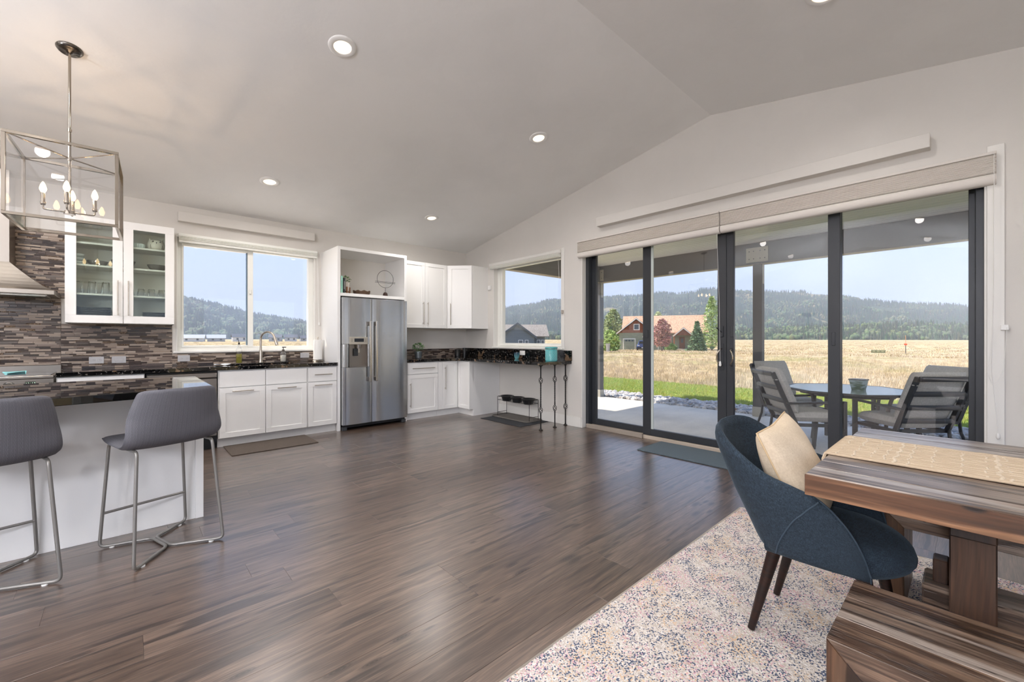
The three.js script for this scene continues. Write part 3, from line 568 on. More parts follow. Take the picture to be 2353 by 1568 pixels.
// a front on a cabinet: local (w,h) front placed by matrix m, handle at (hx, hy)
function front(name, t, m, w, h, kind, handle) {
  const d = part(name, place(kind === 'slab' ? slab(w, h) : shaker(w, h), m), M.cabinet, t);
  if (handle) { const [hx, hy, L, horiz] = handle; part('handle', place([pull(L, horiz)], m.clone().multiply(new THREE.Matrix4().makeTranslation(hx, hy, 0))), M.nickel, d, 'brushed nickel bar handle'); }
  return d;
}
{ // sink cabinet
  const t = thing('sink_cabinet', 'white shaker sink cabinet with two doors below the window', 'cabinet', [1.21, 0, -5.9]);
  part('body', [bb(0.745, 0.763, 0.105, 0.868, ZW + 0.01, ZF - 0.021, 0), bb(1.657, 1.675, 0.105, 0.868, ZW + 0.01, ZF - 0.021, 0), bb(0.763, 1.657, 0.105, 0.123, ZW + 0.01, ZF - 0.021, 0), bb(0.763, 1.657, 0.123, 0.868, ZF - 0.035, ZF - 0.021, 0)], M.cabinet, t);
  part('toe_kick', bb(0.745, 1.675, 0, 0.105, -6.2, -5.706, 0), M.cabinet, t);
  front('false_front', t, facing(0.757, 0.675, ZF), 0.45, 0.178, 'slab'); front('false_front', t, facing(1.213, 0.675, ZF), 0.454, 0.178, 'slab');
  front('door', t, facing(0.757, 0.108, ZF), 0.45, 0.558, 'shaker', [0.222, 0.52, 0.21, true]);
  front('door', t, facing(1.213, 0.108, ZF), 0.454, 0.558, 'shaker', [0.222, 0.522, 0.21, true]);
}
{
  const t = thing('drawer_cabinet', 'narrow white cabinet with drawer and pull-out door beside the refrigerator', 'cabinet', [1.86, 0, -5.9]);
  part('body', bb(1.676, 2.043, 0.105, 0.868, ZW + 0.01, ZF - 0.021, 0), M.cabinet, t); part('toe_kick', bb(1.676, 2.043, 0, 0.105, -6.2, -5.706, 0), M.cabinet, t);
  front('drawer', t, facing(1.685, 0.675, ZF), 0.352, 0.178, 'slab', [0.178, 0.09, 0.215, true]);
  front('door', t, facing(1.685, 0.108, ZF), 0.352, 0.558, 'shaker', [0.178, 0.522, 0.215, true]);
}
{
  const t = thing('drawer_cabinet', 'white drawer cabinet between the range and the dishwasher', 'cabinet', [-0.175, 0, -5.9]);
  part('body', bb(-0.482, 0.13, 0.105, 0.868, ZW + 0.01, ZF - 0.021, 0), M.cabinet, t); part('toe_kick', bb(-0.482, 0.13, 0, 0.105, -6.2, -5.706, 0), M.cabinet, t);
  front('drawer', t, facing(-0.475, 0.675, ZF), 0.60, 0.185, 'slab', [0.3, 0.09, 0.3, true]);
  front('drawer', t, facing(-0.475, 0.395, ZF), 0.60, 0.272, 'shaker', [0.3, 0.24, 0.3, true]); front('drawer', t, facing(-0.475, 0.108, ZF), 0.60, 0.28, 'shaker', [0.3, 0.25, 0.3, true]);
}
{
  const t = thing('dishwasher', 'stainless dishwasher under the counter left of the sink cabinet', 'dishwasher', [0.44, 0, -5.9]);
  part('body', bb(0.142, 0.736, 0.07, 0.862, ZW + 0.02, ZF - 0.02, 0), M.black, t);
  part('toe_panel', bb(0.145, 0.733, 0, 0.14, -5.75, -5.70, 0.002), M.black, t);
  part('door', bb(0.146, 0.732, 0.15, 0.785, ZF - 0.02, ZF + 0.004, 0.004), M.steelWarm, t);
  part('handle', bb(0.146, 0.732, 0.793, 0.852, ZF - 0.02, ZF + 0.018, 0.008), M.steelWarm, t, 'brushed steel pocket handle');
}
{ // countertop with the sink cut-out
  const sx0 = 0.84, sx1 = 1.58, sz0 = -6.12, sz1 = -5.70;
  solo('countertop', [bb(-0.482, sx0, 0.870, 0.910, ZW, -5.605, 0.003), bb(sx1, 2.044, 0.870, 0.910, ZW, -5.605, 0.003), bb(sx0, sx1, 0.870, 0.910, ZW, sz0, 0.003), bb(sx0, sx1, 0.870, 0.910, sz1, -5.605, 0.003)].map((g) => uvBox(g, 0, 0.3, 0.2)), M.granite, 'polished black granite countertop with the sink cut in', 'countertop', [0.8, 0.87, -5.93]);
  const t = thing('sink', 'stainless undermount sink below the kitchen window', 'sink', [1.21, 0.70, -5.91]);
  const q = 0.002;
  part('basin', [bb(sx0 - 0.012, sx1 + 0.012, 0.70, 0.706, sz0 - 0.012, sz1 + 0.012, 0), bb(sx0 - 0.012, sx0 - q, 0.706, 0.869, sz0 - 0.012, sz1 + 0.012, 0), bb(sx1 + q, sx1 + 0.012, 0.706, 0.869, sz0 - 0.012, sz1 + 0.012, 0), bb(sx0, sx1, 0.706, 0.869, sz0 - 0.012, sz0 - q, 0), bb(sx0, sx1, 0.706, 0.869, sz1 + q, sz1 + 0.012, 0)], M.steel, t);
  part('drain', lathe([[0, 0.708], [0.03, 0.709], [0.045, 0.708]], 20, 1.21, 0, -5.91), M.chrome, t);
  const f = thing('faucet', 'tall gooseneck pull-down kitchen faucet in brushed nickel', 'faucet', [1.27, 0.91, -6.17]);
  part('base', lathe([[0.0, 0.91], [0.03, 0.91], [0.03, 0.918], [0.024, 0.93], [0.02, 0.96], [0.019, 1.07], [0, 1.07]], 20, 1.27, 0, -6.17), M.nickel, f);
  const arc = [V(1.27, 1.0, -6.17), V(1.27, 1.15, -6.17)]; for (let i = 0; i <= 12; i++) { const a = Math.PI - i / 12 * Math.PI * 0.93; arc.push(V(1.27 + 0.095 * (1 + Math.cos(a)) * 0.68, 1.215 + 0.095 * Math.sin(a), -6.17 + 0.095 * (1 + Math.cos(a)) * 0.73)); }
  part('spout', sweep(arc, 0.0135, 12), M.nickel, f);
  const e = arc[arc.length - 1], e0 = arc[arc.length - 2], dir = e.clone().sub(e0).normalize(), e2 = e.clone().addScaledVector(dir, 0.10);
  part('spray_head', [rod([e.x, e.y, e.z], [e2.x, e2.y, e2.z], 0.016, 14, 0.02)], M.nickel, f);
  part('lever', [rod([1.285, 0.965, -6.165], [1.34, 0.985, -6.15], 0.007), rod([1.34, 0.985, -6.15], [1.40, 0.99, -6.14], 0.008, 8, 0.006)], M.nickel, f);
}
{ // range
  const t = thing('range', 'stainless range with round knobs and a digital clock', 'range', [-0.95, 0, -5.92]), x0 = -1.41, x1 = -0.493;
  part('body', [bb(x0, x1, 0.09, 0.868, ZW + 0.02, -5.64, 0.002)], M.steelWarm, t);
  part('cooktop', [bb(x0, x1, 0.868, 0.886, ZW + 0.07, -5.60, 0.003)], M.steelWarm, t);
  part('cooking_surface', bb(x0 + 0.03, x1 - 0.03, 0.886, 0.89, ZW + 0.10, -5.68, 0.001), M.blackGloss, t);
  part('backguard', [bb(x0, x1, 0.868, 0.960, ZW + 0.014, ZW + 0.07, 0.003)], M.steelWarm, t);
  part('front_lip', bb(x0, x1, 0.868, 0.892, -5.60, -5.585, 0.004), M.steelWarm, t);
  const pn = part('control_panel', bb(x0, x1, 0.76, 0.866, -5.64, -5.60, 0.003), M.steelWarm, t);
  for (const x of [-0.755, -0.865, -0.975, -1.085, -1.195, -1.305]) { const k = part('knob', [cyl(0.028, 0.025, 0.03, 0, 0.015, 0, 24).rotateX(Math.PI / 2).translate(x, 0.815, -5.60), cyl(0.034, 0.034, 0.004, 0, 0.002, 0, 24).rotateX(Math.PI / 2).translate(x, 0.815, -5.60)], M.chrome, t); }
  const clock = canvasTex(256, 128, (c, w, h) => { c.fillStyle = '#1c241c'; c.fillRect(0, 0, w, h); c.fillStyle = '#dff5e0'; c.font = 'bold 84px monospace'; c.textAlign = 'center'; c.textBaseline = 'middle'; c.fillText('12:13', w / 2, h / 2); });
  const disp = new THREE.PlaneGeometry(0.062, 0.028); part('clock_display', ni(disp.translate(-0.632, 0.828, -5.5985)), new THREE.MeshStandardMaterial({ map: clock, roughness: 0.2, emissiveMap: clock, emissive: 0xffffff, emissiveIntensity: 0.35 }), t, 'small green digital clock display');
  part('oven_door', bb(x0 + 0.005, x1 - 0.005, 0.2, 0.75, -5.64, -5.60, 0.004), M.steelWarm, t); part('oven_handle', [rod([x0 + 0.06, 0.70, -5.55], [x1 - 0.06, 0.70, -5.55], 0.012, 12), rod([x0 + 0.09, 0.70, -5.60], [x0 + 0.09, 0.70, -5.55], 0.008), rod([x1 - 0.09, 0.70, -5.60], [x1 - 0.09, 0.70, -5.55], 0.008)], M.chrome, t);
  part('storage_drawer', bb(x0 + 0.005, x1 - 0.005, 0.09, 0.19, -5.64, -5.605, 0.004), M.steelWarm, t); part('leg', [bb(x0 + 0.02, x0 + 0.06, 0, 0.09, -5.75, -5.70, 0)], M.black, t); part('leg', bb(x1 - 0.06, x1 - 0.02, 0, 0.09, -5.75, -5.70, 0), M.black, t);
  // folded teal cloth lying on the cooktop
  solo('folded_cloth', shell((u, v, s) => { const a = v * 4.2, x = -0.80 + 0.12 * u - 0.012 * Math.sin(a * 2) * (1 - u), y = 0.897 + 0.016 * (1 + Math.sin(a * 1.5 + u * 1.2)) + s * 0.0012, z = -5.72 - 0.10 * v + 0.01 * Math.sin(u * 6); return [x, y, z]; }, 10, 14), std(0x7fb9bb, 0.9), 'folded pale teal cloth lying on the range', 'cloth', [-0.74, 0.895, -5.77]);
}
{ // range hood
  const t = thing('range_hood', 'stainless chimney range hood against the mosaic tiles', 'range hood', [-0.955, 1.63, -6.0]), x0 = -1.41, x1 = -0.502;
  part('rim', [bb(x0, x1, 1.630, 1.672, ZW + 0.01, -5.757, 0.003)], M.steelWarm, t);
  const P = (x, y, z) => [x, y, z], A = [P(x0 + 0.01, 1.672, -5.767), P(x1 - 0.01, 1.672, -5.767), P(x1 - 0.01, 1.672, ZW + 0.01), P(x0 + 0.01, 1.672, ZW + 0.01)], cx0 = -1.107, cx1 = -0.803, Bq = [P(cx0, 1.93, -5.98), P(cx1, 1.93, -5.98), P(cx1, 1.93, ZW + 0.01), P(cx0, 1.93, ZW + 0.01)];
  const pos = [], cv = (i, v) => { const q = A[i].map((a, k) => lerp(a, Bq[i][k], v)); q[1] = lerp(1.672, 1.93, v ** 1.25); return q; };
  for (let i = 0; i < 4; i++) for (let s = 0; s < 8; s++) { const a = cv(i, s / 8), b = cv((i + 1) % 4, s / 8), c = cv((i + 1) % 4, (s + 1) / 8), d = cv(i, (s + 1) / 8); pos.push(...a, ...b, ...c, ...a, ...c, ...d); }
  part('canopy', uvBox(flat(pos)), M.steelWarm, t);
  part('chimney', [bb(cx0, cx1, 1.925, 2.78, ZW + 0.01, -5.98, 0.002)], M.steelWarm, t);
  part('filter', [bb(x0 + 0.05, x1 - 0.05, 1.622, 1.63, ZW + 0.06, -5.80, 0.002), ...[0, 1, 2, 3, 4, 5, 6].map((i) => bb(x0 + 0.06, x1 - 0.06, 1.616, 1.622, ZW + 0.08 + i * 0.055, ZW + 0.10 + i * 0.055, 0.001))], M.chrome, t);
}
// ---- mosaic backsplash: thin strips of glass and stone, each a tile on the grout bed
{
  const tm = [std(0x3f332e, 0.16), std(0x51443e, 0.2), std(0x7d6d63, 0.3), std(0x978779, 0.4), std(0xa99a8d, 0.4), std(0x655c56, 0.22), std(0x352d2c, 0.12), new THREE.MeshStandardMaterial({ color: 0x6b5a4c, roughness: 0.12, metalness: 0.7, bumpMap: T.crinkle, bumpScale: 0.004 })];
  const bag = [0, 0, 1, 1, 2, 2, 3, 3, 3, 4, 4, 5, 5, 6, 7];
  const splash = (label, areas, seed, most) => {
    const t = thing('tile_backsplash', label, 'backsplash', [areas[0][0], areas[0][2], ZW]), r = rngOf(seed), tiles = [];
    part('grout_bed', areas.map(([x0, x1, y0, y1]) => bb(x0, x1, y0, y1, ZW + 0.0005, ZW + 0.004, 0)), std(0x857b73, 0.9), t);
    const ymin = Math.min(...areas.map((a) => a[2])), ymax = Math.max(...areas.map((a) => a[3]));
    let y = ymin, k = 0;
    while (y < ymax - 0.004) {
      const h = [0.0205, 0.0105, 0.0205, 0.0105, 0.0155][k++ % 5], y1 = Math.min(y + h, ymax);
      for (const [ax0, ax1, ay0, ay1] of areas) {
        if (y < ay0 - 0.001 || y1 > ay1 + 0.012) continue;
        let x = ax0 - rr(0, 0.1, r);
        while (x < ax1) { const L = pick([0.068, 0.10, 0.10, 0.15, 0.05], r), a = Math.max(ax0, x), b = Math.min(ax1, x + L); x += L; if (b - a > 0.008) tiles.push([a, b, y, Math.min(y1, ay1), pick(bag, r), r()]); }
      }
      y = y1;
    }
    tiles.sort((p, q) => (q[1] - q[0]) * (q[3] - q[2]) / (6 + q[0] * 0.5) - (p[1] - p[0]) * (p[3] - p[2]) / (6 + p[0] * 0.5));
    const rest = [];
    tiles.forEach(([a, b, y0, y1, m, d], i) => { const g = uvBox(box(b - a - 0.0016, y1 - y0 - 0.0016, 0.006, (a + b) / 2, (y0 + y1) / 2, ZW + 0.005 + d * 0.0012, 0.0008), 0, d * 3, d * 5); if (i < most) part('tile', g, tm[m], t); else (rest[m] ||= []).push(g); });
    rest.forEach((g, m) => { part('tile', g, tm[m], t).userData.kind = 'stuff'; });
  };
  splash('brown and taupe strip mosaic backsplash behind the range and sink', [[-0.50, 0.385, 0.911, 1.375], [0.385, 2.04, 0.911, 1.048], [-1.42, -0.50, 0.93, 1.63], [-1.42, -0.45, 1.63, 2.32]], 5, 225);
  splash('low strip mosaic backsplash behind the potted plant by the refrigerator', [[3.06, 4.52, 0.911, 1.05]], 6, 75);
}
// outlets and switch on the tiles
function plate(x, y, kind, label) {
  const t = thing('wall_outlet', label, 'outlet', [x, y, ZW + 0.012]);
  part('cover_plate', bb(x - 0.057, x + 0.057, y - 0.036, y + 0.036, ZW + 0.011, ZW + 0.017, 0.003), M.plateGrey, t);
  if (kind) for (const s of [-0.024, 0.024]) { const o = part('receptacle', [ext(rrect(0.032, 0.034, 0.012), 0.003, 0.0005).translate(x + s, y, ZW + 0.017)], M.plateGrey, t); part('slot', [bb(x + s - 0.004, x + s + 0.004, y + 0.005, y + 0.0068, ZW + 0.0195, ZW + 0.0206, 0), bb(x + s - 0.003, x + s + 0.003, y - 0.0068, y - 0.005, ZW + 0.0195, ZW + 0.0206, 0), bb(x + s + 0.009, x + s + 0.0125, y - 0.002, y + 0.002, ZW + 0.0195, ZW + 0.0206, 0)], M.black, o); }
  else part('rocker', bb(x - 0.034, x + 0.034, y - 0.017, y + 0.017, ZW + 0.017, ZW + 0.021, 0.002), M.plateGrey, t);
}
plate(-0.241, 0.994, 1, 'white double outlet on the tiles nearest the range'); plate(-0.067, 0.994, 0, 'white rocker switch plate on the tiles left of the window');
plate(0.492, 0.990, 1, 'white double outlet on the tiles under the left end of the window'); plate(1.822, 0.994, 1, 'white double outlet on the tiles beside the paper towels');
{
  const t = thing('wall_outlet', 'white outlet on the granite upstand beside the blue cup', 'outlet', [XW - 0.03, 1.0, -4.72]);
  part('cover_plate', bb(XW - 0.0275, XW - 0.0215, 0.965, 1.035, -4.80, -4.685, 0.003), M.plastic, t);
  for (const z of [-4.766, -4.719]) part('receptacle', bb(XW - 0.030, XW - 0.0275, 0.985, 1.015, z - 0.015, z + 0.015, 0.001), M.plastic, t);
}
// ---- glass-front wall cabinet with crockery
{
  const t = thing('glass_wall_cabinet', 'white wall cabinet with two glass doors beside the hood', 'cabinet', [-0.03, 1.38, ZU]), x0 = -0.449, x1 = 0.383, y0 = 1.377, y1 = 2.44;
  part('body', [bb(x0, x0 + 0.018, y0, y1, ZW, ZU - 0.02, 0.001), bb(x1 - 0.018, x1, y0, y1, ZW, ZU - 0.02, 0.001), bb(x0, x1, y0, y0 + 0.05, ZW, ZU - 0.02, 0.001), bb(x0, x1, y1 - 0.05, y1, ZW, ZU - 0.02, 0.001), bb(x0, x1, y0, y1, ZW, ZW + 0.008, 0)], M.cabinetIn, t);
  for (const y of [1.677, 1.966, 2.187]) part('shelf', bb(x0 + 0.018, x1 - 0.018, y - 0.018, y, ZW + 0.008, ZU - 0.035, 0.001), M.cabinetIn, t);
  for (const [a, b, hx] of [[x0 + 0.002, -0.034, 0.375], [-0.030, x1 - 0.002, 0.038]]) {
    const w = b - a, h = y1 - y0 - 0.004, m = facing(a, y0 + 0.002, ZU), d = part('door', place(shaker(w, h, 0.077, true), m), M.cabinet, t);
    part('pane', place([bb(0.07, w - 0.07, 0.07, h - 0.07, -0.014, -0.011, 0)], m), M.cabGlass, d);
    part('handle', place([pull(0.36, false)], m.clone().multiply(new THREE.Matrix4().makeTranslation(hx, 0.26, 0))), M.nickel, d, 'long brushed nickel bar handle');
  }
  // plates, glasses, bowls
  const plate0 = std(0x4a4541, 0.35), zc = -6.1;
  const plateG = () => { const g = ext(rrect(0.25, 0.22, 0.05), 0.012, 0.003).rotateX(-Math.PI / 2); return mg([g, ext(rrect(0.262, 0.232, 0.055), 0.004, 0.001).rotateX(-Math.PI / 2).translate(0, 0.009, 0)]); };
  let first;
  const plates = (cx, n, side, k) => { for (let i = 0; i < n; i++) { const y = 1.4275 + i * 0.0172, lab = 'dark square-rimmed plate, ' + (i === 0 ? 'bottom' : i === n - 1 ? 'top' : ORD[i] + ' from the bottom') + ' of the stack behind the ' + side + ' glass door'; if (!first) { first = solo('plate', plateG(), plate0, lab, 'plate', [0, 0, 0], 'stacked dark plates'); first.position.set(cx, y, zc); } else { const c = copyOf(first, [cx, y, zc], 0, lab); c.scale.setScalar(k); } } };
  plates(-0.255, 7, 'left', 1); plates(0.235, 5, 'right', 0.88);
  const gl = M.clear, prof = (r0, r1, h) => [[0, 0.008], [r0 - 0.004, 0.008], [r1 - 0.0025, h], [r1, h], [r0, 0], [0, 0]];
  const tumbler = (x, y, z, r0, r1, h, lab, grp) => solo('drinking_glass', lathe(prof(r0, r1, h), 20).rotateX(Math.PI).translate(x, y + h, z), gl, lab, 'glass', [x, y, z], grp);
  [-0.365, -0.265, -0.165].forEach((x, i) => tumbler(x, 1.6775, -6.08, 0.029, 0.042, 0.13, 'tall upturned drinking glass, ' + ['left', 'middle', 'right'][i] + ' of three behind the left glass door', 'tall upturned glasses'));
  [0.02, 0.112, 0.198, 0.285].forEach((x, i) => tumbler(x, 1.6775, -6.08, 0.03, 0.041, 0.085, 'short upturned drinking glass, ' + ORD[i] + ' from the left behind the right glass door', 'short upturned glasses'));
  const bowlMat = std(0x6e6862, 0.5), bowl = (x, z, R, h, lab) => solo('bowl', lathe([[0, 0.006], [R * 0.4, 0.008], [R * 0.75, h * 0.45], [R - 0.006, h], [R, h], [R * 0.8, h * 0.42], [R * 0.45, 0], [0, 0]], 28, x, 1.966, z), bowlMat, lab, 'bowl', [x, 1.966, z]);
  bowl(-0.225, -6.08, 0.082, 0.055, 'grey bowl behind the left glass door, left of two'); bowl(-0.03, -6.10, 0.098, 0.085, 'deep grey bowl half hidden by the middle door frames'); bowl(0.245, -6.08, 0.088, 0.065, 'grey bowl behind the right glass door');
  const dishMat = std(0xdfe6e6, 0.3);
  for (let i = 0; i < 3; i++) solo('ramekin', lathe([[0, 0.004], [0.045, 0.004], [0.05, 0.036], [0.054, 0.036], [0.048, 0], [0, 0]], 18, -0.375, 1.966 + i * 0.037, -6.07), dishMat, 'pale ramekin, ' + ['bottom', 'middle', 'top'][i] + ' of the stack at the left cabinet edge', 'dish', [-0.375, 1.966 + i * 0.037, -6.07], 'stacked pale ramekins');
  solo('baking_dish', [lathe([[0, 0.005], [0.055, 0.005], [0.062, 0.055], [0.068, 0.055], [0.062, 0], [0, 0]], 24, 0.075, 2.187, -6.06), ...[...Array(24)].map((_, i) => { const a = i / 24 * Math.PI * 2; return rod([0.075 + 0.063 * Math.cos(a), 2.19, -6.06 + 0.063 * Math.sin(a)], [0.075 + 0.068 * Math.cos(a), 2.235, -6.06 + 0.068 * Math.sin(a)], 0.003, 5); })], dishMat, 'pale fluted dish on the top shelf behind the right glass door', 'dish', [0.075, 2.187, -6.06]);
  // owl-shaped ceramic jar
  const o = thing('owl_jar', 'round white ceramic owl figure on the top cabinet shelf', 'ornament', [0.235, 2.187, -6.06]);
  const ow = lathe([[0, 0], [0.05, 0], [0.072, 0.03], [0.077, 0.065], [0.066, 0.10], [0.045, 0.122], [0.018, 0.118], [0, 0.113]], 28, 0.235, 2.187, -6.06); part('body', ow, std(0xe9e0d2, 0.4), o);
  for (const s of [-1, 1]) { part('ear', [rod([0.235 + s * 0.045, 2.29, -6.06], [0.235 + s * 0.055, 2.323, -6.06], 0.016, 8, 0.004)], std(0xe9e0d2, 0.4), o); const ey = part('eye', [new THREE.SphereGeometry(0.013, 12, 8).scale(1, 1, 0.4).translate(0.235 + s * 0.03, 2.28, -5.998)], std(0xb9ad9c, 0.4), o); part('pupil', [new THREE.SphereGeometry(0.006, 8, 6).scale(1, 1, 0.5).translate(0.235 + s * 0.03, 2.28, -5.993)], M.black, ey); part('wing', [sweep([V(0.235 + s * 0.035, 2.265, -5.997), V(0.235 + s * 0.05, 2.24, -6.002), V(0.235 + s * 0.045, 2.205, -6.003)], 0.0018, 5)], std(0x3a332c, 0.6), o); }
  part('beak', [rod([0.235, 2.272, -5.992], [0.235, 2.256, -5.984], 0.007, 6, 0.001)], std(0x3a332c, 0.6), o);
}
// ---- refrigerator, its enclosure and the shelf above
{
  const t = thing('refrigerator_enclosure', 'tall white cabinet surround with an open shelf above the refrigerator', 'cabinet', [2.55, 0, -5.95]);
  part('side_panel', bb(2.046, 2.086, 0, 2.449, ZW, ZF, 0.002), M.cabinet, t); part('side_panel', bb(3.016, 3.056, 0, 2.449, ZW, ZF, 0.002), M.cabinet, t);
  part('top_panel', bb(2.086, 3.016, 2.407, 2.449, ZW, ZF, 0.002), M.cabinet, t); part('shelf', bb(2.086, 3.016, 1.792, 1.834, ZW, ZF, 0.002), M.cabinet, t);
  part('back_panel', bb(2.086, 3.016, 1.834, 2.407, ZW, ZW + 0.01, 0), M.cabinetIn, t);
}
{
  const t = thing('refrigerator', 'stainless side-by-side refrigerator with water dispenser in the left door', 'refrigerator', [2.55, 0, -5.9]);
  part('body', bb(2.10, 3.005, 0.035, 1.76, ZW + 0.03, -5.625, 0.004), std(0x55575a, 0.5, { metalness: 0.6 }), t);
  part('base_grille', [bb(2.10, 3.01, 0.03, 0.075, -5.66, -5.605, 0.004)], M.black, t);
  part('foot', [bb(2.096, 2.16, 0, 0.05, -5.66, -5.59, 0.006)], std(0x3b3d40, 0.5), t); part('foot', bb(2.955, 3.02, 0, 0.05, -5.66, -5.59, 0.006), std(0x3b3d40, 0.5), t);
  const door = (x0, x1, y0, y1, hole) => { // bowed front, extruded upwards
    const z = (x) => -5.585 + 0.028 * (1 - ((2 * x - x0 - x1) / (x1 - x0)) ** 4 * 0.5) , n = 18, prof = [];
    for (let i = 0; i <= n; i++) { const x = lerp(x0, x1, i / n); prof.push([x, -z(x)]); }
    prof.push([x1, 5.622], [x0, 5.622]);
    return uvBox(ext(prof.reverse(), y1 - y0, 0.003).rotateX(-Math.PI / 2).translate(0, y0, 0), 1);
  };
  const dispX0 = 2.175, dispX1 = 2.425;
  const ld = part('freezer_door', [door(2.092, 2.487, 0.075, 0.84), door(2.092, dispX0, 0.84, 1.15), door(dispX1, 2.487, 0.84, 1.15), door(2.092, 2.487, 1.15, 1.772)], M.steel, t, 'left steel door with dispenser');
  const rd = part('refrigerator_door', door(2.493, 3.025, 0.075, 1.772), M.steel, t, 'right steel door');
  part('hinge_cover', bb(2.10, 2.16, 1.772, 1.785, -5.65, -5.59, 0.003), M.black, t);
  for (const [d, x] of [[ld, 2.447], [rd, 2.533]]) { const h = part('handle', [bb(x - 0.015, x + 0.015, 0.64, 1.462, -5.515, -5.492, 0.009)], M.chrome, d, 'long vertical steel handle'); part('handle_mount', [bb(x - 0.014, x + 0.014, 1.40, 1.455, -5.56, -5.51, 0.004), bb(x - 0.014, x + 0.014, 0.645, 0.70, -5.56, -5.51, 0.004)], std(0x77716b, 0.4, { metalness: 0.8 }), h); }
  part('dispenser_recess', [bb(dispX0, dispX1, 0.84, 1.15, -5.63, -5.622, 0), bb(dispX0, dispX0 + 0.006, 0.84, 1.15, -5.622, -5.558, 0), bb(dispX1 - 0.006, dispX1, 0.84, 1.15, -5.622, -5.558, 0), bb(dispX0, dispX1, 0.84, 0.855, -5.622, -5.556, 0)], M.steelWarm, ld);
  const pan = part('dispenser_panel', bb(dispX0, dispX1, 1.145, 1.245, -5.56, -5.551, 0.003), std(0xb9b3a6, 0.4, { metalness: 0.4 }), ld); part('dispenser_display', bb(dispX0 + 0.065, dispX1 - 0.055, 1.18, 1.225, -5.5515, -5.5495, 0.001), std(0x20242b, 0.2), pan);
  for (const x of [dispX0 + 0.02, dispX1 - 0.045]) for (let i = 0; i < 3; i++) part('button', bb(x, x + 0.025, 1.18 + i * 0.016, 1.188 + i * 0.016, -5.5515, -5.5495, 0.001), std(0x8d877c, 0.4), pan);
  part('dispenser_nozzle', [cyl(0.032, 0.04, 0.05, 2.31, 1.115, -5.585, 18), bb(2.285, 2.335, 1.03, 1.09, -5.61, -5.60, 0.004)], M.chrome, ld); part('paddle', bb(2.25, 2.31, 0.99, 1.09, -5.605, -5.598, 0.01), std(0x2a2c2e, 0.3), ld);
  part('emblem', bb(2.89, 2.945, 1.652, 1.662, -5.5645, -5.562, 0.001), M.chrome, rd);
}
// things on the shelf above the refrigerator
{
  const sy = 1.8345;
  const book = (x0, w, h, d, mat, tilt, label, title) => { const t = local('book', label, 'book', [x0, sy, -5.715], 0, 'books on the shelf above the refrigerator'); t.rotation.z = tilt; part('cover', [bb(0, 0.003, 0, h, -d / 2, d / 2, 0.0008), bb(w - 0.003, w, 0, h, -d / 2, d / 2, 0.0008), bb(0, w, 0, h, d / 2 - 0.003, d / 2, 0.0008)], mat, t); part('pages', bb(0.003, w - 0.003, 0.004, h - 0.004, -d / 2 + 0.004, d / 2 - 0.003, 0), std(0xe7dfcf, 0.9), t); part('spine_lettering', [...Array(7)].map((_, i) => bb(w * 0.35, w * 0.65, h * 0.25 + i * 0.016, h * 0.25 + i * 0.016 + 0.011, d / 2, d / 2 + 0.0006, 0)), title, t); };
  book(2.09, 0.03, 0.225, 0.16, std(0x9fcfbc, 0.6), 0, 'pale mint book standing at the left end of the shelf', std(0x5f9f8b, 0.6));
  book(2.127, 0.026, 0.20, 0.15, std(0x2e2f33, 0.6), 0, 'charcoal book standing beside the mint book', std(0xb9b7b2, 0.6));
  const pl = thing('potted_plant', 'leafy plant in a white pot on a wooden stand beside the books', 'plant', [2.235, sy, -5.86]);
  part('pot', lathe([[0, 0.045], [0.05, 0.045], [0.056, 0.17], [0.052, 0.17], [0.046, 0.15], [0, 0.15]], 26, 2.235, sy, -5.86), std(0xd9d2c8, 0.6), pl);
  part('stand_rail', bb(2.18, 2.29, sy + 0.032, sy + 0.045, -5.868, -5.852, 0.002), std(0x8a5a38, 0.5), pl); part('stand_rail', bb(2.227, 2.243, sy + 0.0315, sy + 0.0445, -5.915, -5.805, 0.002), std(0x8a5a38, 0.5), pl);
  for (const [dx, dz] of [[0.062, 0], [-0.062, 0], [0, 0.062], [0, -0.062]]) part('stand_leg', bb(2.235 + dx - 0.009, 2.235 + dx + 0.009, sy, sy + 0.105, -5.86 + dz - 0.009, -5.86 + dz + 0.009, 0.002), std(0x8a5a38, 0.5), pl);
  leafBall(pl, 2.235, sy + 0.20, -5.86, 0.075, 0.055, 90, 0.02, [M.leaf, M.leafLight], 41);
  solo('bark_dish', [surfDish(2.44, sy, -5.78)], std(0xffffff, 0.95, { map: T.bark, bumpMap: T.crinkle, bumpScale: 0.006 }), 'shallow rough bark-edged wooden dish on the shelf', 'dish', [2.44, sy, -5.78]);
  const w = thing('wire_sculpture', 'thin wire ring with two crossbars on a wooden knob base', 'sculpture', [2.78, sy, -5.76]);
  const ring = [...Array(48)].map((_, i) => { const a = i / 48 * Math.PI * 2; return V(2.78 + 0.125 * Math.cos(a), sy + 0.255 + 0.125 * Math.sin(a), -5.76); });
  part('ring', sweep(ring, 0.0028, 6, true), M.iron, w); part('crossbar', rod([2.625, sy + 0.215, -5.757], [2.935, sy + 0.215, -5.757], 0.0026, 6), M.iron, w); part('crossbar', rod([2.625, sy + 0.20, -5.763], [2.935, sy + 0.20, -5.763], 0.0026, 6), M.iron, w);
  part('stem', rod([2.78, sy + 0.05, -5.76], [2.78, sy + 0.13, -5.76], 0.0028, 6), M.iron, w); part('base', lathe([[0, 0], [0.032, 0], [0.036, 0.012], [0.03, 0.045], [0.018, 0.062], [0, 0.066]], 20, 2.78, sy, -5.76), std(0x7a5238, 0.6, { map: T.bark }), w);
}
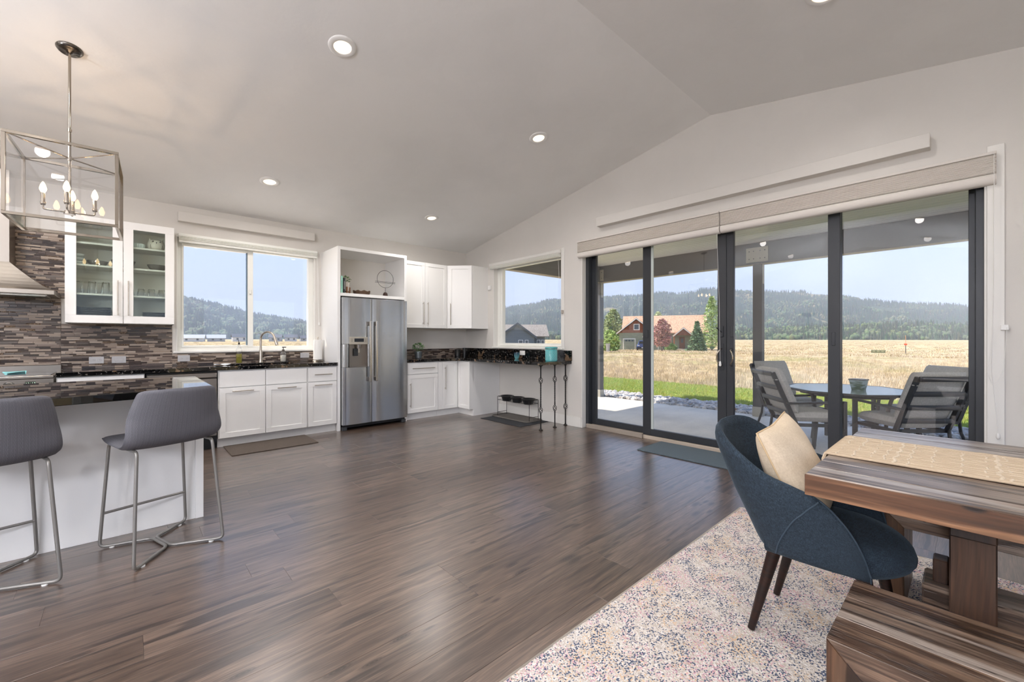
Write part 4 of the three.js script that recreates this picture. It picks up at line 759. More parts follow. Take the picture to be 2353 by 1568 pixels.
// shallow round dish with a ragged bark rim
function surfDish(x, y, z) {
  const R = (a) => 0.115 * (1 + 0.05 * Math.sin(a * 5) + 0.04 * Math.sin(a * 11 + 1)), prof = [[0, 0], [0.82, 0], [0.97, 0.03], [1, 0.055], [0.90, 0.058], [0.82, 0.03], [0, 0.022]];
  return surf((u, v) => { const a = u * 2 * Math.PI, k = v * (prof.length - 1), i = Math.min(prof.length - 2, Math.floor(k)), f = k - i, r = lerp(prof[i][0], prof[i + 1][0], f), h = lerp(prof[i][1], prof[i + 1][1], f); return [x + r * R(a) * Math.cos(-a), y + h * (1 + 0.12 * Math.sin(a * 7)), z + r * R(a) * 0.8 * Math.sin(-a)]; }, 60, 18, 6, 1);
}
// round leafy head: folded leaves pointing outwards, and the stems under them
function leafBall(t, x, y, z, R, H, n, size, mats, seed, low = 0.08) {
  const r = rngOf(seed), sets = mats.map(() => []);
  for (let i = 0; i < n; i++) {
    const th = rr(0, 6.283, r), ph = Math.acos(rr(-0.35, 1, r)), k = rr(0.55, 1, r), d = V(Math.sin(ph) * Math.cos(th), Math.cos(ph), Math.sin(ph) * Math.sin(th)), c = V(x + d.x * R * k, y + d.y * H * k, z + d.z * R * k);
    const side = d.clone().cross(V(rr(-1, 1, r), 1, rr(-1, 1, r))).normalize(), up = side.clone().cross(d).normalize(), L = size * rr(0.7, 1.25, r), w = L * 0.42;
    const a = c, tip = c.clone().addScaledVector(d, L).addScaledVector(up, -L * 0.2), m = c.clone().addScaledVector(d, L * 0.5), l = m.clone().addScaledVector(side, w).addScaledVector(up, w * 0.35), q = m.clone().addScaledVector(side, -w).addScaledVector(up, w * 0.35);
    sets[Math.floor(r() * mats.length)].push([a, l, tip], [a, tip, q]);
  }
  sets.forEach((s, i) => { if (s.length) part('foliage', flat(s.flat().flatMap((p) => [p.x, p.y, p.z])), mats[i], t).userData.kind = 'stuff'; });
  const st = []; for (let i = 0; i < 8; i++) { const a = i / 8 * 6.283; st.push(rod([x + 0.01 * Math.cos(a), y - H - low * 0.6, z + 0.01 * Math.sin(a)], [x + R * 0.55 * Math.cos(a), y + H * 0.3, z + R * 0.55 * Math.sin(a)], R * 0.018, 5)); }
  part('stem', st, M.leaf, t);
}
// ---- wall cabinets right of the refrigerator
{
  const t = thing('wall_cabinet', 'white two door shaker wall cabinet right of the refrigerator', 'cabinet', [3.5, 1.39, ZU]), x0 = 3.06, x1 = 3.955, y0 = 1.392, y1 = 2.447;
  part('body', [bb(x0, x1, y0, y1, ZW, ZU - 0.021, 0.001)], M.cabinet, t);
  front('door', t, facing(x0 + 0.003, y0 + 0.003, ZU), 0.468, 1.049, 'shaker', [0.43, 0.235, 0.36, false]); front('door', t, facing(3.535, y0 + 0.003, ZU), 0.415, 1.049, 'shaker', [0.04, 0.235, 0.36, false]);
  const c = thing('corner_wall_cabinet', 'white diagonal corner wall cabinet with one door', 'cabinet', [4.35, 1.39, -6.0]), ex = XW - 0.35, ez = -5.62;
  part('body', [ext([[3.957, -(ZU - 0.02)], [ex - 0.012, -(ez - 0.012)], [ex + 0.02, -ez], [XW, -ez], [XW, -ZW], [3.957, -ZW]].map(([a, b]) => [a, b]).reverse(), y1 - y0, 0.001).rotateX(-Math.PI / 2).translate(0, y0, 0)], M.cabinet, c);
  const dx = ex - 3.965, dz = ez - (ZU), L = Math.hypot(dx, dz), m = facing(3.965, y0 + 0.003, ZU + 0.016, -Math.atan2(dz, dx));
  front('door', c, m, L - 0.012, 1.049, 'shaker', [0.042, 0.235, 0.36, false]);
}
// ---- base cabinets in the corner
{
  const t = thing('base_cabinet', 'white base cabinet with drawer and door right of the refrigerator', 'cabinet', [3.36, 0, -5.9]);
  part('body', bb(3.06, 3.615, 0.105, 0.868, ZW + 0.01, ZF - 0.021, 0), M.cabinet, t); part('toe_kick', bb(3.06, 3.615, 0, 0.105, -6.2, -5.706, 0), M.cabinet, t);
  front('drawer', t, facing(3.066, 0.69, ZF), 0.53, 0.172, 'slab', [0.265, 0.085, 0.385, true]); front('door', t, facing(3.066, 0.108, ZF), 0.53, 0.572, 'shaker', [0.042, 0.27, 0.36, false]);
  const c = thing('corner_base_cabinet', 'white corner base cabinet with a folding door under the granite', 'cabinet', [4.2, 0, -5.8]), ze = -5.315;
  part('body', [bb(3.617, XW - 0.004, 0.105, 0.868, ZW + 0.01, ZF - 0.021, 0), bb(XF + 0.021, XW - 0.004, 0.105, 0.868, ZF - 0.03, ze - 0.018, 0)], M.cabinet, c);
  part('end_panel', [bb(XF + 0.075, XW - 0.004, 0, 0.868, ze - 0.018, ze, 0.001), bb(XF, XF + 0.08, 0.105, 0.868, ze - 0.018, ze, 0.001)], M.cabinet, c);
  part('toe_kick', [bb(3.617, XF + 0.085, 0, 0.105, -6.2, -5.706, 0), bb(XF + 0.076, XW - 0.004, 0, 0.105, -5.72, ze - 0.018, 0)], M.cabinet, c);
  part('filler', bb(3.602, 3.68, 0.108, 0.862, ZF - 0.02, ZF - 0.004, 0.001), M.cabinet, c);
  front('door', c, facing(3.683, 0.108, ZF), XF - 3.683 - 0.002, 0.754, 'shaker', [0.04, 0.49, 0.36, false]);
  front('door', c, facing(XF, 0.108, ZF + 0.004, -Math.PI / 2), Math.abs(ze - ZF) - 0.022, 0.754, 'shaker');
}
// granite worktop that turns the corner and runs on to three iron posts
{
  const t = thing('corner_countertop', 'black granite worktop turning the corner and ending on iron posts', 'countertop', [4.2, 0.87, -5.2]);
  const out = [[3.058, ZW], [XW, ZW], [XW, -3.775], [4.38, -3.775], [4.30, -3.80], [4.06, -3.80], [4.02, -3.84], [4.0, -4.3], [XF - 0.025, -5.2], [XF - 0.03, -5.45], [XF - 0.08, -5.58], [XF - 0.2, -5.605], [3.058, -5.605]];
  part('slab', uvBox(ext(out.map(([x, z]) => [x, -z]).reverse(), 0.04, 0.002).rotateX(-Math.PI / 2).translate(0, 0.87, 0), 0), M.granite, t);
  part('upstand', uvBox(bb(XW - 0.02, XW, 0.91, 1.055, -6.24, -3.765, 0.002), 2), M.granite, t);
  [[4.065, -3.862, 'twisted iron post at the front corner of the granite worktop'], [4.345, -3.862, 'twisted iron post, middle one under the granite worktop'], [4.568, -3.862, 'twisted iron post beside the wall under the granite worktop']].forEach(([x, z, lab]) => {
    const p = local('iron_post', lab, 'post', [x, 0, z], 0, 'twisted iron posts under the worktop');
    part('shaft', [box(0.013, 0.20, 0.013, 0, 0.125, 0, 0.001), box(0.013, 0.17, 0.013, 0, 0.78, 0, 0.001), twist(0.013, 0.32, 0.62, 5), cyl(0.009, 0.009, 0.03, 0, 0.21, 0, 10), cyl(0.009, 0.009, 0.03, 0, 0.325, 0, 10), cyl(0.009, 0.009, 0.03, 0, 0.615, 0, 10), cyl(0.009, 0.009, 0.03, 0, 0.715, 0, 10)], M.iron, p);
    for (const y of [0.268, 0.665]) part('basket', [0, 1, 2, 3].map((k) => sweep([...Array(13)].map((_, i) => { const a = k * Math.PI / 2 + i / 12 * Math.PI * 1.1, r = 0.004 + 0.024 * Math.sin(i / 12 * Math.PI); return V(r * Math.cos(a), y - 0.045 + 0.09 * i / 12, r * Math.sin(a)); }), 0.0038, 6)), M.iron, p);
    part('foot', [lathe([[0, 0.026], [0.012, 0.026], [0.014, 0.014], [0.028, 0.01], [0.028, 0], [0, 0]], 4).rotateY(Math.PI / 4)], M.iron, p);
    part('top_plate', [lathe([[0, 0.845], [0.012, 0.845], [0.015, 0.856], [0.028, 0.86], [0.028, 0.8695], [0, 0.8695]], 4).rotateY(Math.PI / 4)], M.iron, p);
  });
}
function twist(s, y0, y1, turns) { return surf((u, v) => { const k = u * 4, i = Math.floor(k) % 4, f = k - Math.floor(k), C = [[1, 1], [-1, 1], [-1, -1], [1, -1]], a = C[i], b = C[(i + 1) % 4], x = lerp(a[0], b[0], f) * s / 2, z = -lerp(a[1], b[1], f) * s / 2, t = v * turns * Math.PI; return [x * Math.cos(t) - z * Math.sin(t), lerp(y0, y1, v), x * Math.sin(t) + z * Math.cos(t)]; }, 8, 60); }
// ---- small things on the worktops
{
  const cy = 0.9105;
  const p = thing('potted_plant', 'small leafy plant in a galvanised bucket on the granite beside the refrigerator', 'plant', [3.42, cy, -5.93]);
  part('pot', lathe([[0, 0.0], [0.045, 0], [0.05, 0.006], [0.063, 0.105], [0.066, 0.108], [0.06, 0.108], [0.055, 0.095], [0, 0.095]], 28, 3.42, cy, -5.93), metal(0x9aa4aa, 0.4), p); part('rim_band', lathe([[0.0515, 0.03], [0.0535, 0.033], [0.0525, 0.038]], 28, 3.42, cy, -5.93), metal(0x9aa4aa, 0.4), p);
  leafBall(p, 3.42, cy + 0.17, -5.93, 0.085, 0.075, 150, 0.024, [M.leaf, std(0x2f5a2a, 0.7), std(0x5e8a45, 0.7)], 42);
  const can = (x, z, r, h, lab) => { const t = thing('canister', lab, 'canister', [x, cy, z]); part('body', lathe([[0, 0], [r - 0.003, 0], [r, 0.003], [r, h - 0.022], [0, h - 0.022]], 28, x, cy, z), M.black, t); part('lid', lathe([[0, h - 0.021], [r - 0.001, h - 0.021], [r, h - 0.019], [r, h - 0.003], [r - 0.003, h], [0, h]], 28, x, cy, z), std(0x1a1b1d, 0.25), t); };
  can(4.30, -6.10, 0.052, 0.125, 'wide matte black canister in the worktop corner'); can(4.42, -6.06, 0.034, 0.15, 'slim tall black canister in the worktop corner');
  const c = thing('cup', 'glazed teal and navy cup standing by the granite upstand', 'cup', [4.47, cy, -4.76]);
  part('body', lathe([[0, 0.006], [0.028, 0.01], [0.041, 0.05], [0.041, 0.098], [0.045, 0.098], [0.045, 0.05], [0.03, 0.004], [0.02, 0], [0, 0]], 26, 4.47, cy, -4.76), phys(0xffffff, 0.2, { map: tex(8, 128, (u, v) => mix3([0.08, 0.16, 0.24], [0.42, 0.66, 0.68], sst(v + 0.08 * Math.sin(u * 6), 0.35, 0.7)), true, 1, 1), clearcoat: 0.5 }), c);
  // teal lidded tin with an embossed lattice
  const bx = 4.36, bz = -3.94, t = thing('teal_tin', 'turquoise lidded tin pail with an embossed lattice and wire bail', 'tin', [bx, cy, bz]);
  const R = 0.083;
  part('body', lathe([[0, 0], [R - 0.004, 0], [R, 0.004], [R, 0.175], [0, 0.175]], 36, bx, cy, bz), M.teal, t);
  const lat = []; for (const s of [-1, 1]) for (let k = 0; k < 18; k++) lat.push(sweep([...Array(9)].map((_, i) => { const a = k / 18 * 6.283 + s * i / 8 * 1.25, y = 0.015 + 0.135 * i / 8; return V(bx + (R + 0.0005) * Math.cos(a), cy + y, bz + (R + 0.0005) * Math.sin(a)); }), 0.0018, 5)); part('lattice', lat, phys(0x8fd0cf, 0.25, { clearcoat: 0.6 }), t);
  part('lid', lathe([[0, 0.19], [R - 0.008, 0.19], [R, 0.196], [R + 0.006, 0.19], [R + 0.007, 0.176], [R + 0.002, 0.174], [0, 0.174]], 36, bx, cy, bz), M.teal, t); part('rim', lathe([[R + 0.001, 0.165], [R + 0.004, 0.168], [R + 0.001, 0.172]], 36, bx, cy, bz), M.chrome, t);
  part('bail', bent([[bx - 0.062, cy + 0.15, bz - 0.062], [bx - 0.075, cy + 0.12, bz - 0.03], [bx - 0.075, cy + 0.075, bz + 0.03], [bx - 0.03, cy + 0.075, bz + 0.078], [bx + 0.03, cy + 0.12, bz + 0.078], [bx + 0.062, cy + 0.15, bz + 0.062]], 0.0018, 0.03, 6), M.chrome, t);
  for (const s of [-1, 1]) part('lug', [new THREE.SphereGeometry(0.009, 12, 8).translate(bx + s * 0.062, cy + 0.15, bz + s * 0.062)], M.chrome, t);
  const liq = thing('soap_bottle', 'tall clear bottle of yellow green dish soap with a pour spout', 'bottle', [1.03, cy, -6.16]);
  const bp = [[0, 0.002], [0.03, 0.002], [0.033, 0.008], [0.033, 0.16], [0.028, 0.185], [0.013, 0.215], [0.012, 0.24]];
  part('bottle', lathe([...bp.map(([r, y]) => [r, y]), [0.0095, 0.24], [0.0105, 0.215], [0.0255, 0.183], [0.0305, 0.16], [0.0305, 0.01], [0, 0.008]], 24, 1.03, cy, -6.16), M.clear, liq);
  part('liquid', lathe([[0, 0.0085], [0.0302, 0.0105], [0.0302, 0.12], [0, 0.12]], 24, 1.03, cy, -6.16), phys(0xd2cf3a, 0.05, { transmission: 0.75, thickness: 0.05, ior: 1.35 }), liq, 'yellow green liquid');
  part('pour_spout', [cyl(0.009, 0.011, 0.025, 1.03, cy + 0.25, -6.16, 14), rod([1.03, cy + 0.26, -6.16], [1.022, cy + 0.30, -6.155], 0.004, 8, 0.0025)], M.black, liq);
  const d = thing('soap_dispenser', 'clear pump bottle of white hand soap right of the faucet', 'bottle', [1.53, cy, -6.16]);
  part('bottle', lathe([[0, 0.002], [0.036, 0.002], [0.038, 0.008], [0.038, 0.105], [0.03, 0.125], [0.015, 0.135], [0.015, 0.148], [0.012, 0.148], [0.012, 0.133], [0.028, 0.122], [0.0355, 0.103], [0.0355, 0.008], [0, 0.007]], 24, 1.53, cy, -6.16), M.clear, d); part('liquid', lathe([[0, 0.0075], [0.035, 0.0085], [0.035, 0.092], [0, 0.092]], 24, 1.53, cy, -6.16), std(0xe6e3d8, 0.4), d, 'white liquid soap');
  part('pump', [cyl(0.017, 0.015, 0.022, 1.53, cy + 0.158, -6.16, 16), cyl(0.005, 0.005, 0.03, 1.53, cy + 0.182, -6.16, 10), bb(1.515, 1.565, cy + 0.192, cy + 0.204, -6.168, -6.152, 0.003)], std(0x55504a, 0.35, { metalness: 0.8 }), d);
  const pt = thing('paper_towel', 'white paper towel roll on an upright holder beside the refrigerator panel', 'paper towel', [1.955, cy, -6.12]);
  part('roll', lathe([[0.02, 0.02], [0.056, 0.02], [0.058, 0.024], [0.058, 0.292], [0.056, 0.296], [0.02, 0.296]], 32, 1.955, cy, -6.12), std(0xf4f2ee, 0.95, { bumpMap: T.pile, bumpScale: 0.002 }), pt); part('holder_base', lathe([[0, 0], [0.07, 0], [0.07, 0.01], [0, 0.012]], 28, 1.955, cy, -6.12), M.nickel, pt); part('holder_rod', [cyl(0.006, 0.006, 0.31, 1.955, cy + 0.165, -6.12, 10), new THREE.SphereGeometry(0.011, 12, 8).translate(1.955, cy + 0.325, -6.12)], M.nickel, pt);
  solo('dish_cloth', shell((u, v, s) => [0.74 + 0.16 * u, cy + 0.004 + 0.006 * (1 + Math.sin(u * 7 + v * 3)) + s * 0.001, -5.86 - 0.1 * v - 0.02 * u], 12, 8), std(0xdfe6ee, 0.9), 'folded white dish cloth on the granite left of the sink', 'cloth', [0.82, cy, -5.91]);
}
{
  const t = thing('motion_sensor', 'small white square sensor on the wall beside the corner cabinet', 'sensor', [XW, 2.09, -5.545]);
  part('housing', bb(XW - 0.024, XW, 2.058, 2.132, -5.605, -5.535, 0.006), M.plastic, t); part('button', [cyl(0.017, 0.016, 0.003, 0, 0, 0, 18).rotateZ(Math.PI / 2).translate(XW - 0.0255, 2.095, -5.57)], M.plastic, t);
}
// ---- pet feeder under the worktop, on a tray and a mat
{
  solo('floor_mat', bb(4.0, 4.575, 0.0005, 0.006, -5.07, -4.19, 0.002), M.darkMat, 'dark grey ribbed mat under the pet feeder', 'mat', [4.29, 0, -4.63]);
  const tray = thing('boot_tray', 'grey rimmed plastic tray under the pet feeder', 'tray', [4.42, 0.006, -4.7]);
  const out = rrect(0.34, 0.80, 0.05); part('base', ext(out, 0.004, 0.001).rotateX(-Math.PI / 2).translate(4.40, 0.0065, -4.70), std(0x6b6660, 0.7, { bumpMap: T.mat, bumpScale: 0.003 }), tray);
  part('rim', sweep(rrect(0.34, 0.80, 0.05).map(([a, b]) => V(4.40 + a, 0.017, -4.70 + b)), 0.0085, 8, true), std(0x6b6660, 0.6), tray);
  const f = thing('pet_feeder_stand', 'thin black wire stand that holds three pet bowls', 'stand', [4.44, 0.012, -4.72]), x0 = 4.345, x1 = 4.535, z0 = -5.07, z1 = -4.36, y = 0.31;
  for (const [x, z] of [[x0, z0], [x1, z0], [x0, z1], [x1, z1]]) part('leg', rod([x, 0.0107, z], [x, y, z], 0.004, 8), M.iron, f);
  part('top_rail', [bent([[x0, y, z0], [x1, y, z0], [x1, y, z1], [x0, y, z1]], 0.004, 0.01, 6, true), bent([[x0, y - 0.055, z0], [x1, y - 0.055, z0], [x1, y - 0.055, z1], [x0, y - 0.055, z1]], 0.003, 0.01, 6, true)], M.iron, f); part('foot_rail', rod([x0, 0.06, z0], [x1, 0.06, z0], 0.0035), M.iron, f); part('foot_rail', rod([x0, 0.06, z1], [x1, 0.06, z1], 0.0035), M.iron, f);
  for (const z of [-4.955, -4.715, -4.475]) part('ring', sweep([...Array(24)].map((_, i) => V(4.44 + 0.095 * Math.cos(i / 24 * 6.283), y, z + 0.095 * Math.sin(i / 24 * 6.283))), 0.003, 6, true), M.iron, f);
  [-4.955, -4.715, -4.475].forEach((z, i) => solo('pet_bowl', lathe([[0, -0.07], [0.066, -0.07], [0.07, -0.066], [0.088, -0.004], [0.092, 0.006], [0.108, 0.006], [0.11, 0.01], [0.106, 0.013], [0.088, 0.013], [0.066, -0.06], [0, -0.062]], 32, 4.44, y + 0.001, z), std(0x1c1d1f, 0.4), 'black pet bowl in the wire stand, ' + ['nearest the cabinet', 'the middle of three', 'nearest the iron posts'][i], 'bowl', [4.44, y - 0.07, z], 'pet bowls in the wire stand'));
}
// kitchen floor mat, door mat
solo('kitchen_rug', bb(0.80, 1.66, 0.0005, 0.008, -5.69, -5.17, 0.003), M.jute, 'thin brown runner mat on the floor in front of the sink', 'mat', [1.23, 0, -5.43]);
solo('door_mat', bb(4.13, 4.655, 0.0005, 0.012, -2.47, -1.05, 0.005), M.doorMat, 'blue grey textured door mat at the sliding door', 'mat', [4.39, 0, -1.76]);
// ---- island
{
  const t = thing('kitchen_island', 'white panelled kitchen island below the pendant', 'island', [-0.9, 0, -3.92]), x0 = -2.3, x1 = 0.386;
  part('back_panel', bb(x0, x1 - 0.045, 0, 0.868, -3.575, -3.555, 0.001), M.cabinet, t); part('body', bb(x0, x1 - 0.02, 0.1, 0.868, -4.25, -3.576, 0), M.cabinet, t); part('toe_kick', bb(x0, x1 - 0.02, 0, 0.1, -4.18, -3.576, 0), M.cabinet, t);
  part('end_panel', bb(x1 - 0.02, x1, 0, 0.868, -4.27, -3.56, 0.001), M.cabinet, t); part('corner_post', bb(x1 - 0.045, x1, 0, 0.868, -3.56, -3.545, 0.002), M.cabinet, t);
  for (let i = 0; i < 4; i++) front('door', t, facing(x0 + 0.02 + (i + 1) * 0.65, 0.108, -4.25, Math.PI), 0.64, 0.75, 'shaker', [0.05, 0.5, 0.3, false]);
  const pts = []; for (let i = 0; i <= 20; i++) { const x = lerp(0.41, -2.32, i / 20), k = (x + 0.955) / 1.365; pts.push([x, 3.315 - 0.195 * (1 - k * k)]); } pts.push([-2.32, 4.335], [0.41, 4.335]);
  solo('island_countertop', uvBox(ext(pts, 0.042, 0.003).rotateX(-Math.PI / 2).translate(0, 0.873, 0), 0), M.graniteDark, 'mirror polished black island top with a bowed front edge', 'countertop', [-0.95, 0.873, -3.8]);
}
// ---------------------------------------------------------------- pendant lantern
{
  const t = local('pendant_light', 'polished nickel cube lantern pendant with four candle bulbs above the island', 'pendant light', [-0.289, 0, -4.122]); t.rotation.y = -0.04;
  const y0 = 1.967, y1 = 2.472, h = 0.256, b = 0.009, ct = topAt(-4.122);
  t.position.y = y0; const Y = (y) => y - y0;
  part('canopy', [lathe([[0, -0.036], [0.014, -0.036], [0.018, -0.026], [0.05, -0.022], [0.06, -0.016], [0.068, -0.004], [0.068, 0.004], [0, 0.004]], 32).rotateX(-Math.atan((RY - WH) / (RZ - ZW))).translate(0, Y(ct), 0)], metal(0x6d6863, 0.2), t);
  part('rod', [cyl(0.0075, 0.0075, ct - y1 - 0.0, 0, Y((ct + y1) / 2), 0, 14), cyl(0.011, 0.011, 0.02, 0, Y(y1 + 0.16), 0, 14)], M.polished, t);
  const fr = []; for (const y of [y0 + b, y1 - b]) { for (const s of [-1, 1]) { fr.push(box(2 * h, 2 * b, 2 * b, 0, Y(y), s * (h - b), 0.001)); fr.push(box(2 * b, 2 * b, 2 * h - 4 * b, s * (h - b), Y(y), 0, 0.001)); } } for (const s of [-1, 1]) for (const q of [-1, 1]) fr.push(box(2 * b, y1 - y0 - 4 * b, 2 * b, s * (h - b), Y((y0 + y1) / 2), q * (h - b), 0.001));
  part('frame', fr, M.polished, t);
  part('top_brace', [-1, 1].flatMap((s) => [-1, 1].map((q) => rod([s * (h - 0.012), Y(y1 - 0.012), q * (h - 0.012)], [0, Y(y1 - 0.028), 0], 0.005, 8))), M.polished, t);
  for (const s of [-1, 1]) { part('pane', box(2 * h - 0.04, y1 - y0 - 0.036, 0.003, 0, Y((y0 + y1) / 2), s * (h - 0.012), 0), M.glass, t); part('pane', box(0.003, y1 - y0 - 0.036, 2 * h - 0.04, s * (h - 0.012), Y((y0 + y1) / 2), 0, 0), M.glass, t); }
  part('stem', [cyl(0.008, 0.008, y1 - 2.08, 0, Y((y1 + 2.08) / 2), 0, 14), cyl(0.03, 0.026, 0.022, 0, Y(2.075), 0, 20), cyl(0.012, 0.012, 0.03, 0, Y(y1 - 0.03), 0, 14)], M.polished, t);
  const glow = new THREE.MeshStandardMaterial({ color: 0xfff0d8, emissive: 0xffd9a0, emissiveIntensity: 9, roughness: 0.3 });
  for (const [dx, dz] of [[1, 0], [-1, 0], [0, 1], [0, -1]]) {
    const x = dx * 0.122, z = dz * 0.122;
    const a = part('arm', bent([[dx * 0.02, Y(2.078), dz * 0.02], [x, Y(2.078), z], [x, Y(2.11), z]], 0.005, 0.02, 8), M.polished, t);
    part('candle_cup', lathe([[0, 2.105 - y0], [0.012, 2.105 - y0], [0.015, 2.125 - y0], [0.0, 2.125 - y0]], 16, x, 0, z), M.polished, a);
    part('candle_sleeve', cyl(0.0105, 0.0105, 0.06, x, Y(2.155), z, 16), M.polished, a);
    part('bulb', lathe([[0, 2.183 - y0], [0.007, 2.184 - y0], [0.0165, 2.203 - y0], [0.0175, 2.215 - y0], [0.012, 2.238 - y0], [0.004, 2.256 - y0], [0, 2.259 - y0]], 18, x, 0, z), glow, a, 'lit flame-shaped bulb');
    const l = new THREE.PointLight(0xffddb8, BULB_LIGHT, 0, 2); l.position.set(-0.289 + x * Math.cos(0.04) , 2.218, -4.122 + z); l.castShadow = true; l.shadow.radius = 0.8; scene.add(l);
  }
}
// ---------------------------------------------------------------- bar stools
const offs = (S, e = 1e-3) => (u, v) => { // point and normal of a surface
  const a = V(...S(u, v)), du = V(...S(Math.min(1, u + e), v)).sub(V(...S(Math.max(0, u - e), v))), dv = V(...S(u, Math.min(1, v + e))).sub(V(...S(u, Math.max(0, v - e))));
  return [a, du.cross(dv).normalize()];
};
// padded sheet of thickness th over a mid-surface, thinning towards the rim
function padded(S, th, nu, nv, su, sv) { const N = offs(S); return shell((u, v, s) => { const [a, n] = N(u, v), k = Math.pow(1 - Math.pow(Math.abs(2 * u - 1), 10), 0.5) * Math.pow(1 - Math.pow(Math.abs(2 * v - 1), 14), 0.5); a.addScaledVector(n, s * th * 0.5 * Math.max(0.12, k)); return [a.x, a.y, a.z]; }, nu, nv, su, sv); }
const curveAt = (pts, t) => { const k = t * (pts.length - 1), i = Math.min(pts.length - 2, Math.floor(k)), f = k - i, p = (j) => pts[clamp(j, 0, pts.length - 1)], a = p(i - 1), b = p(i), c = p(i + 1), d = p(i + 2); return b.map((_, q) => 0.5 * ((2 * b[q]) + (-a[q] + c[q]) * f + (2 * a[q] - 5 * b[q] + 4 * c[q] - d[q]) * f * f + (-a[q] + 3 * b[q] - 3 * c[q] + d[q]) * f * f * f)); };
function makeStool(pos, turn, label) {
  const t = local('bar_stool', label, 'bar stool', pos, turn, 'bar stools at the island');
  //           z,     y,   half width, side curl (forward / up)
  const prof = [[-0.215, 0.642, 0.205, 0.0], [-0.10, 0.634, 0.222, 0.003], [0.03, 0.626, 0.228, 0.006], [0.14, 0.626, 0.230, 0.012], [0.215, 0.665, 0.231, 0.03], [0.248, 0.76, 0.222, 0.048], [0.27, 0.855, 0.205, 0.05], [0.29, 0.945, 0.18, 0.045]];
  const S = (u, v) => { const [z, y, w, c] = curveAt(prof, v), k = 2 * u - 1, lift = c * Math.pow(Math.abs(k), 2.6), back = clamp((v - 0.42) * 3, 0, 1); const cor = Math.max(0, v - 0.95) / 0.05; return [k * w * (1 - 0.05 * cor * cor), y + lift * (1 - back) * 1.2 - 0.012 * cor * Math.pow(Math.abs(k), 6), z - lift * back * 1.4]; };
  part('seat_shell', padded(S, 0.036, 28, 46, 0.45, 0.85), M.tweed, t, 'grey herringbone upholstered seat and back');
  for (const s of [-1, 1]) {
    const side = part('side_frame', bent([[s * 0.18, 0.612, -0.19], [s * 0.18, 0.612, 0.2], [s * 0.213, 0.011, 0.262], [s * 0.008, 0.011, 0.095], [s * 0.008, 0.011, -0.10], [s * 0.213, 0.011, -0.225]], 0.0085, 0.03, 10, true), M.stoolMetal, t, 'bent grey steel wire side frame');
    for (const z of [0.225, -0.195]) part('glide', cyl(0.013, 0.013, 0.006, s * 0.165, 0.003, z, 14), M.white, side);
  }
  part('footrest', rod([-0.206, 0.205, -0.213], [0.206, 0.205, -0.213], 0.0075, 10), M.stoolMetal, t); part('seat_bracket', [bar([-0.19, 0.617, -0.12], [0.19, 0.617, -0.12], 0.03, 0.005), bar([-0.19, 0.617, 0.12], [0.19, 0.617, 0.12], 0.03, 0.005)], M.stoolMetal, t);
  return t;
}
makeStool([0.15, 0, -3.255], 0.30, 'grey tweed bar stool at the right end of the island');
makeStool([-0.52, 0, -3.265], 0.27, 'grey tweed bar stool cut off by the left picture edge');

// ---------------------------------------------------------------- rug, dining table, benches, chair
{
  const x0 = -0.2, x1 = 3.262, z0 = -1.122, z1 = 2.2, nx = 230, nzz = 230;
  const t = thing('area_rug', 'cream shag area rug speckled navy, rose and ochre under the table', 'rug', [1.53, 0, 0.54]);
  part('pile', surf((u, v) => { const x = lerp(x0, x1, u), z = lerp(z1, z0, v), e = Math.min(1, Math.min(x - x0, x1 - x, z - z0, z1 - z) / 0.012); return [x, 0.0015 + e * (0.010 + 0.005 * nz2(u * 460, v * 460)), z]; }, nx, nzz, x1 - x0, z1 - z0), M.rug, t);
  part('binding', [bent([[x0 + 0.004, 0.006, z0 + 0.004], [x1 - 0.004, 0.006, z0 + 0.004], [x1 - 0.004, 0.006, z1 - 0.004], [x0 + 0.004, 0.006, z1 - 0.004]], 0.0055, 0.01, 8, true)], M.rugEdge, t);
}
const RUG = 0.0168;
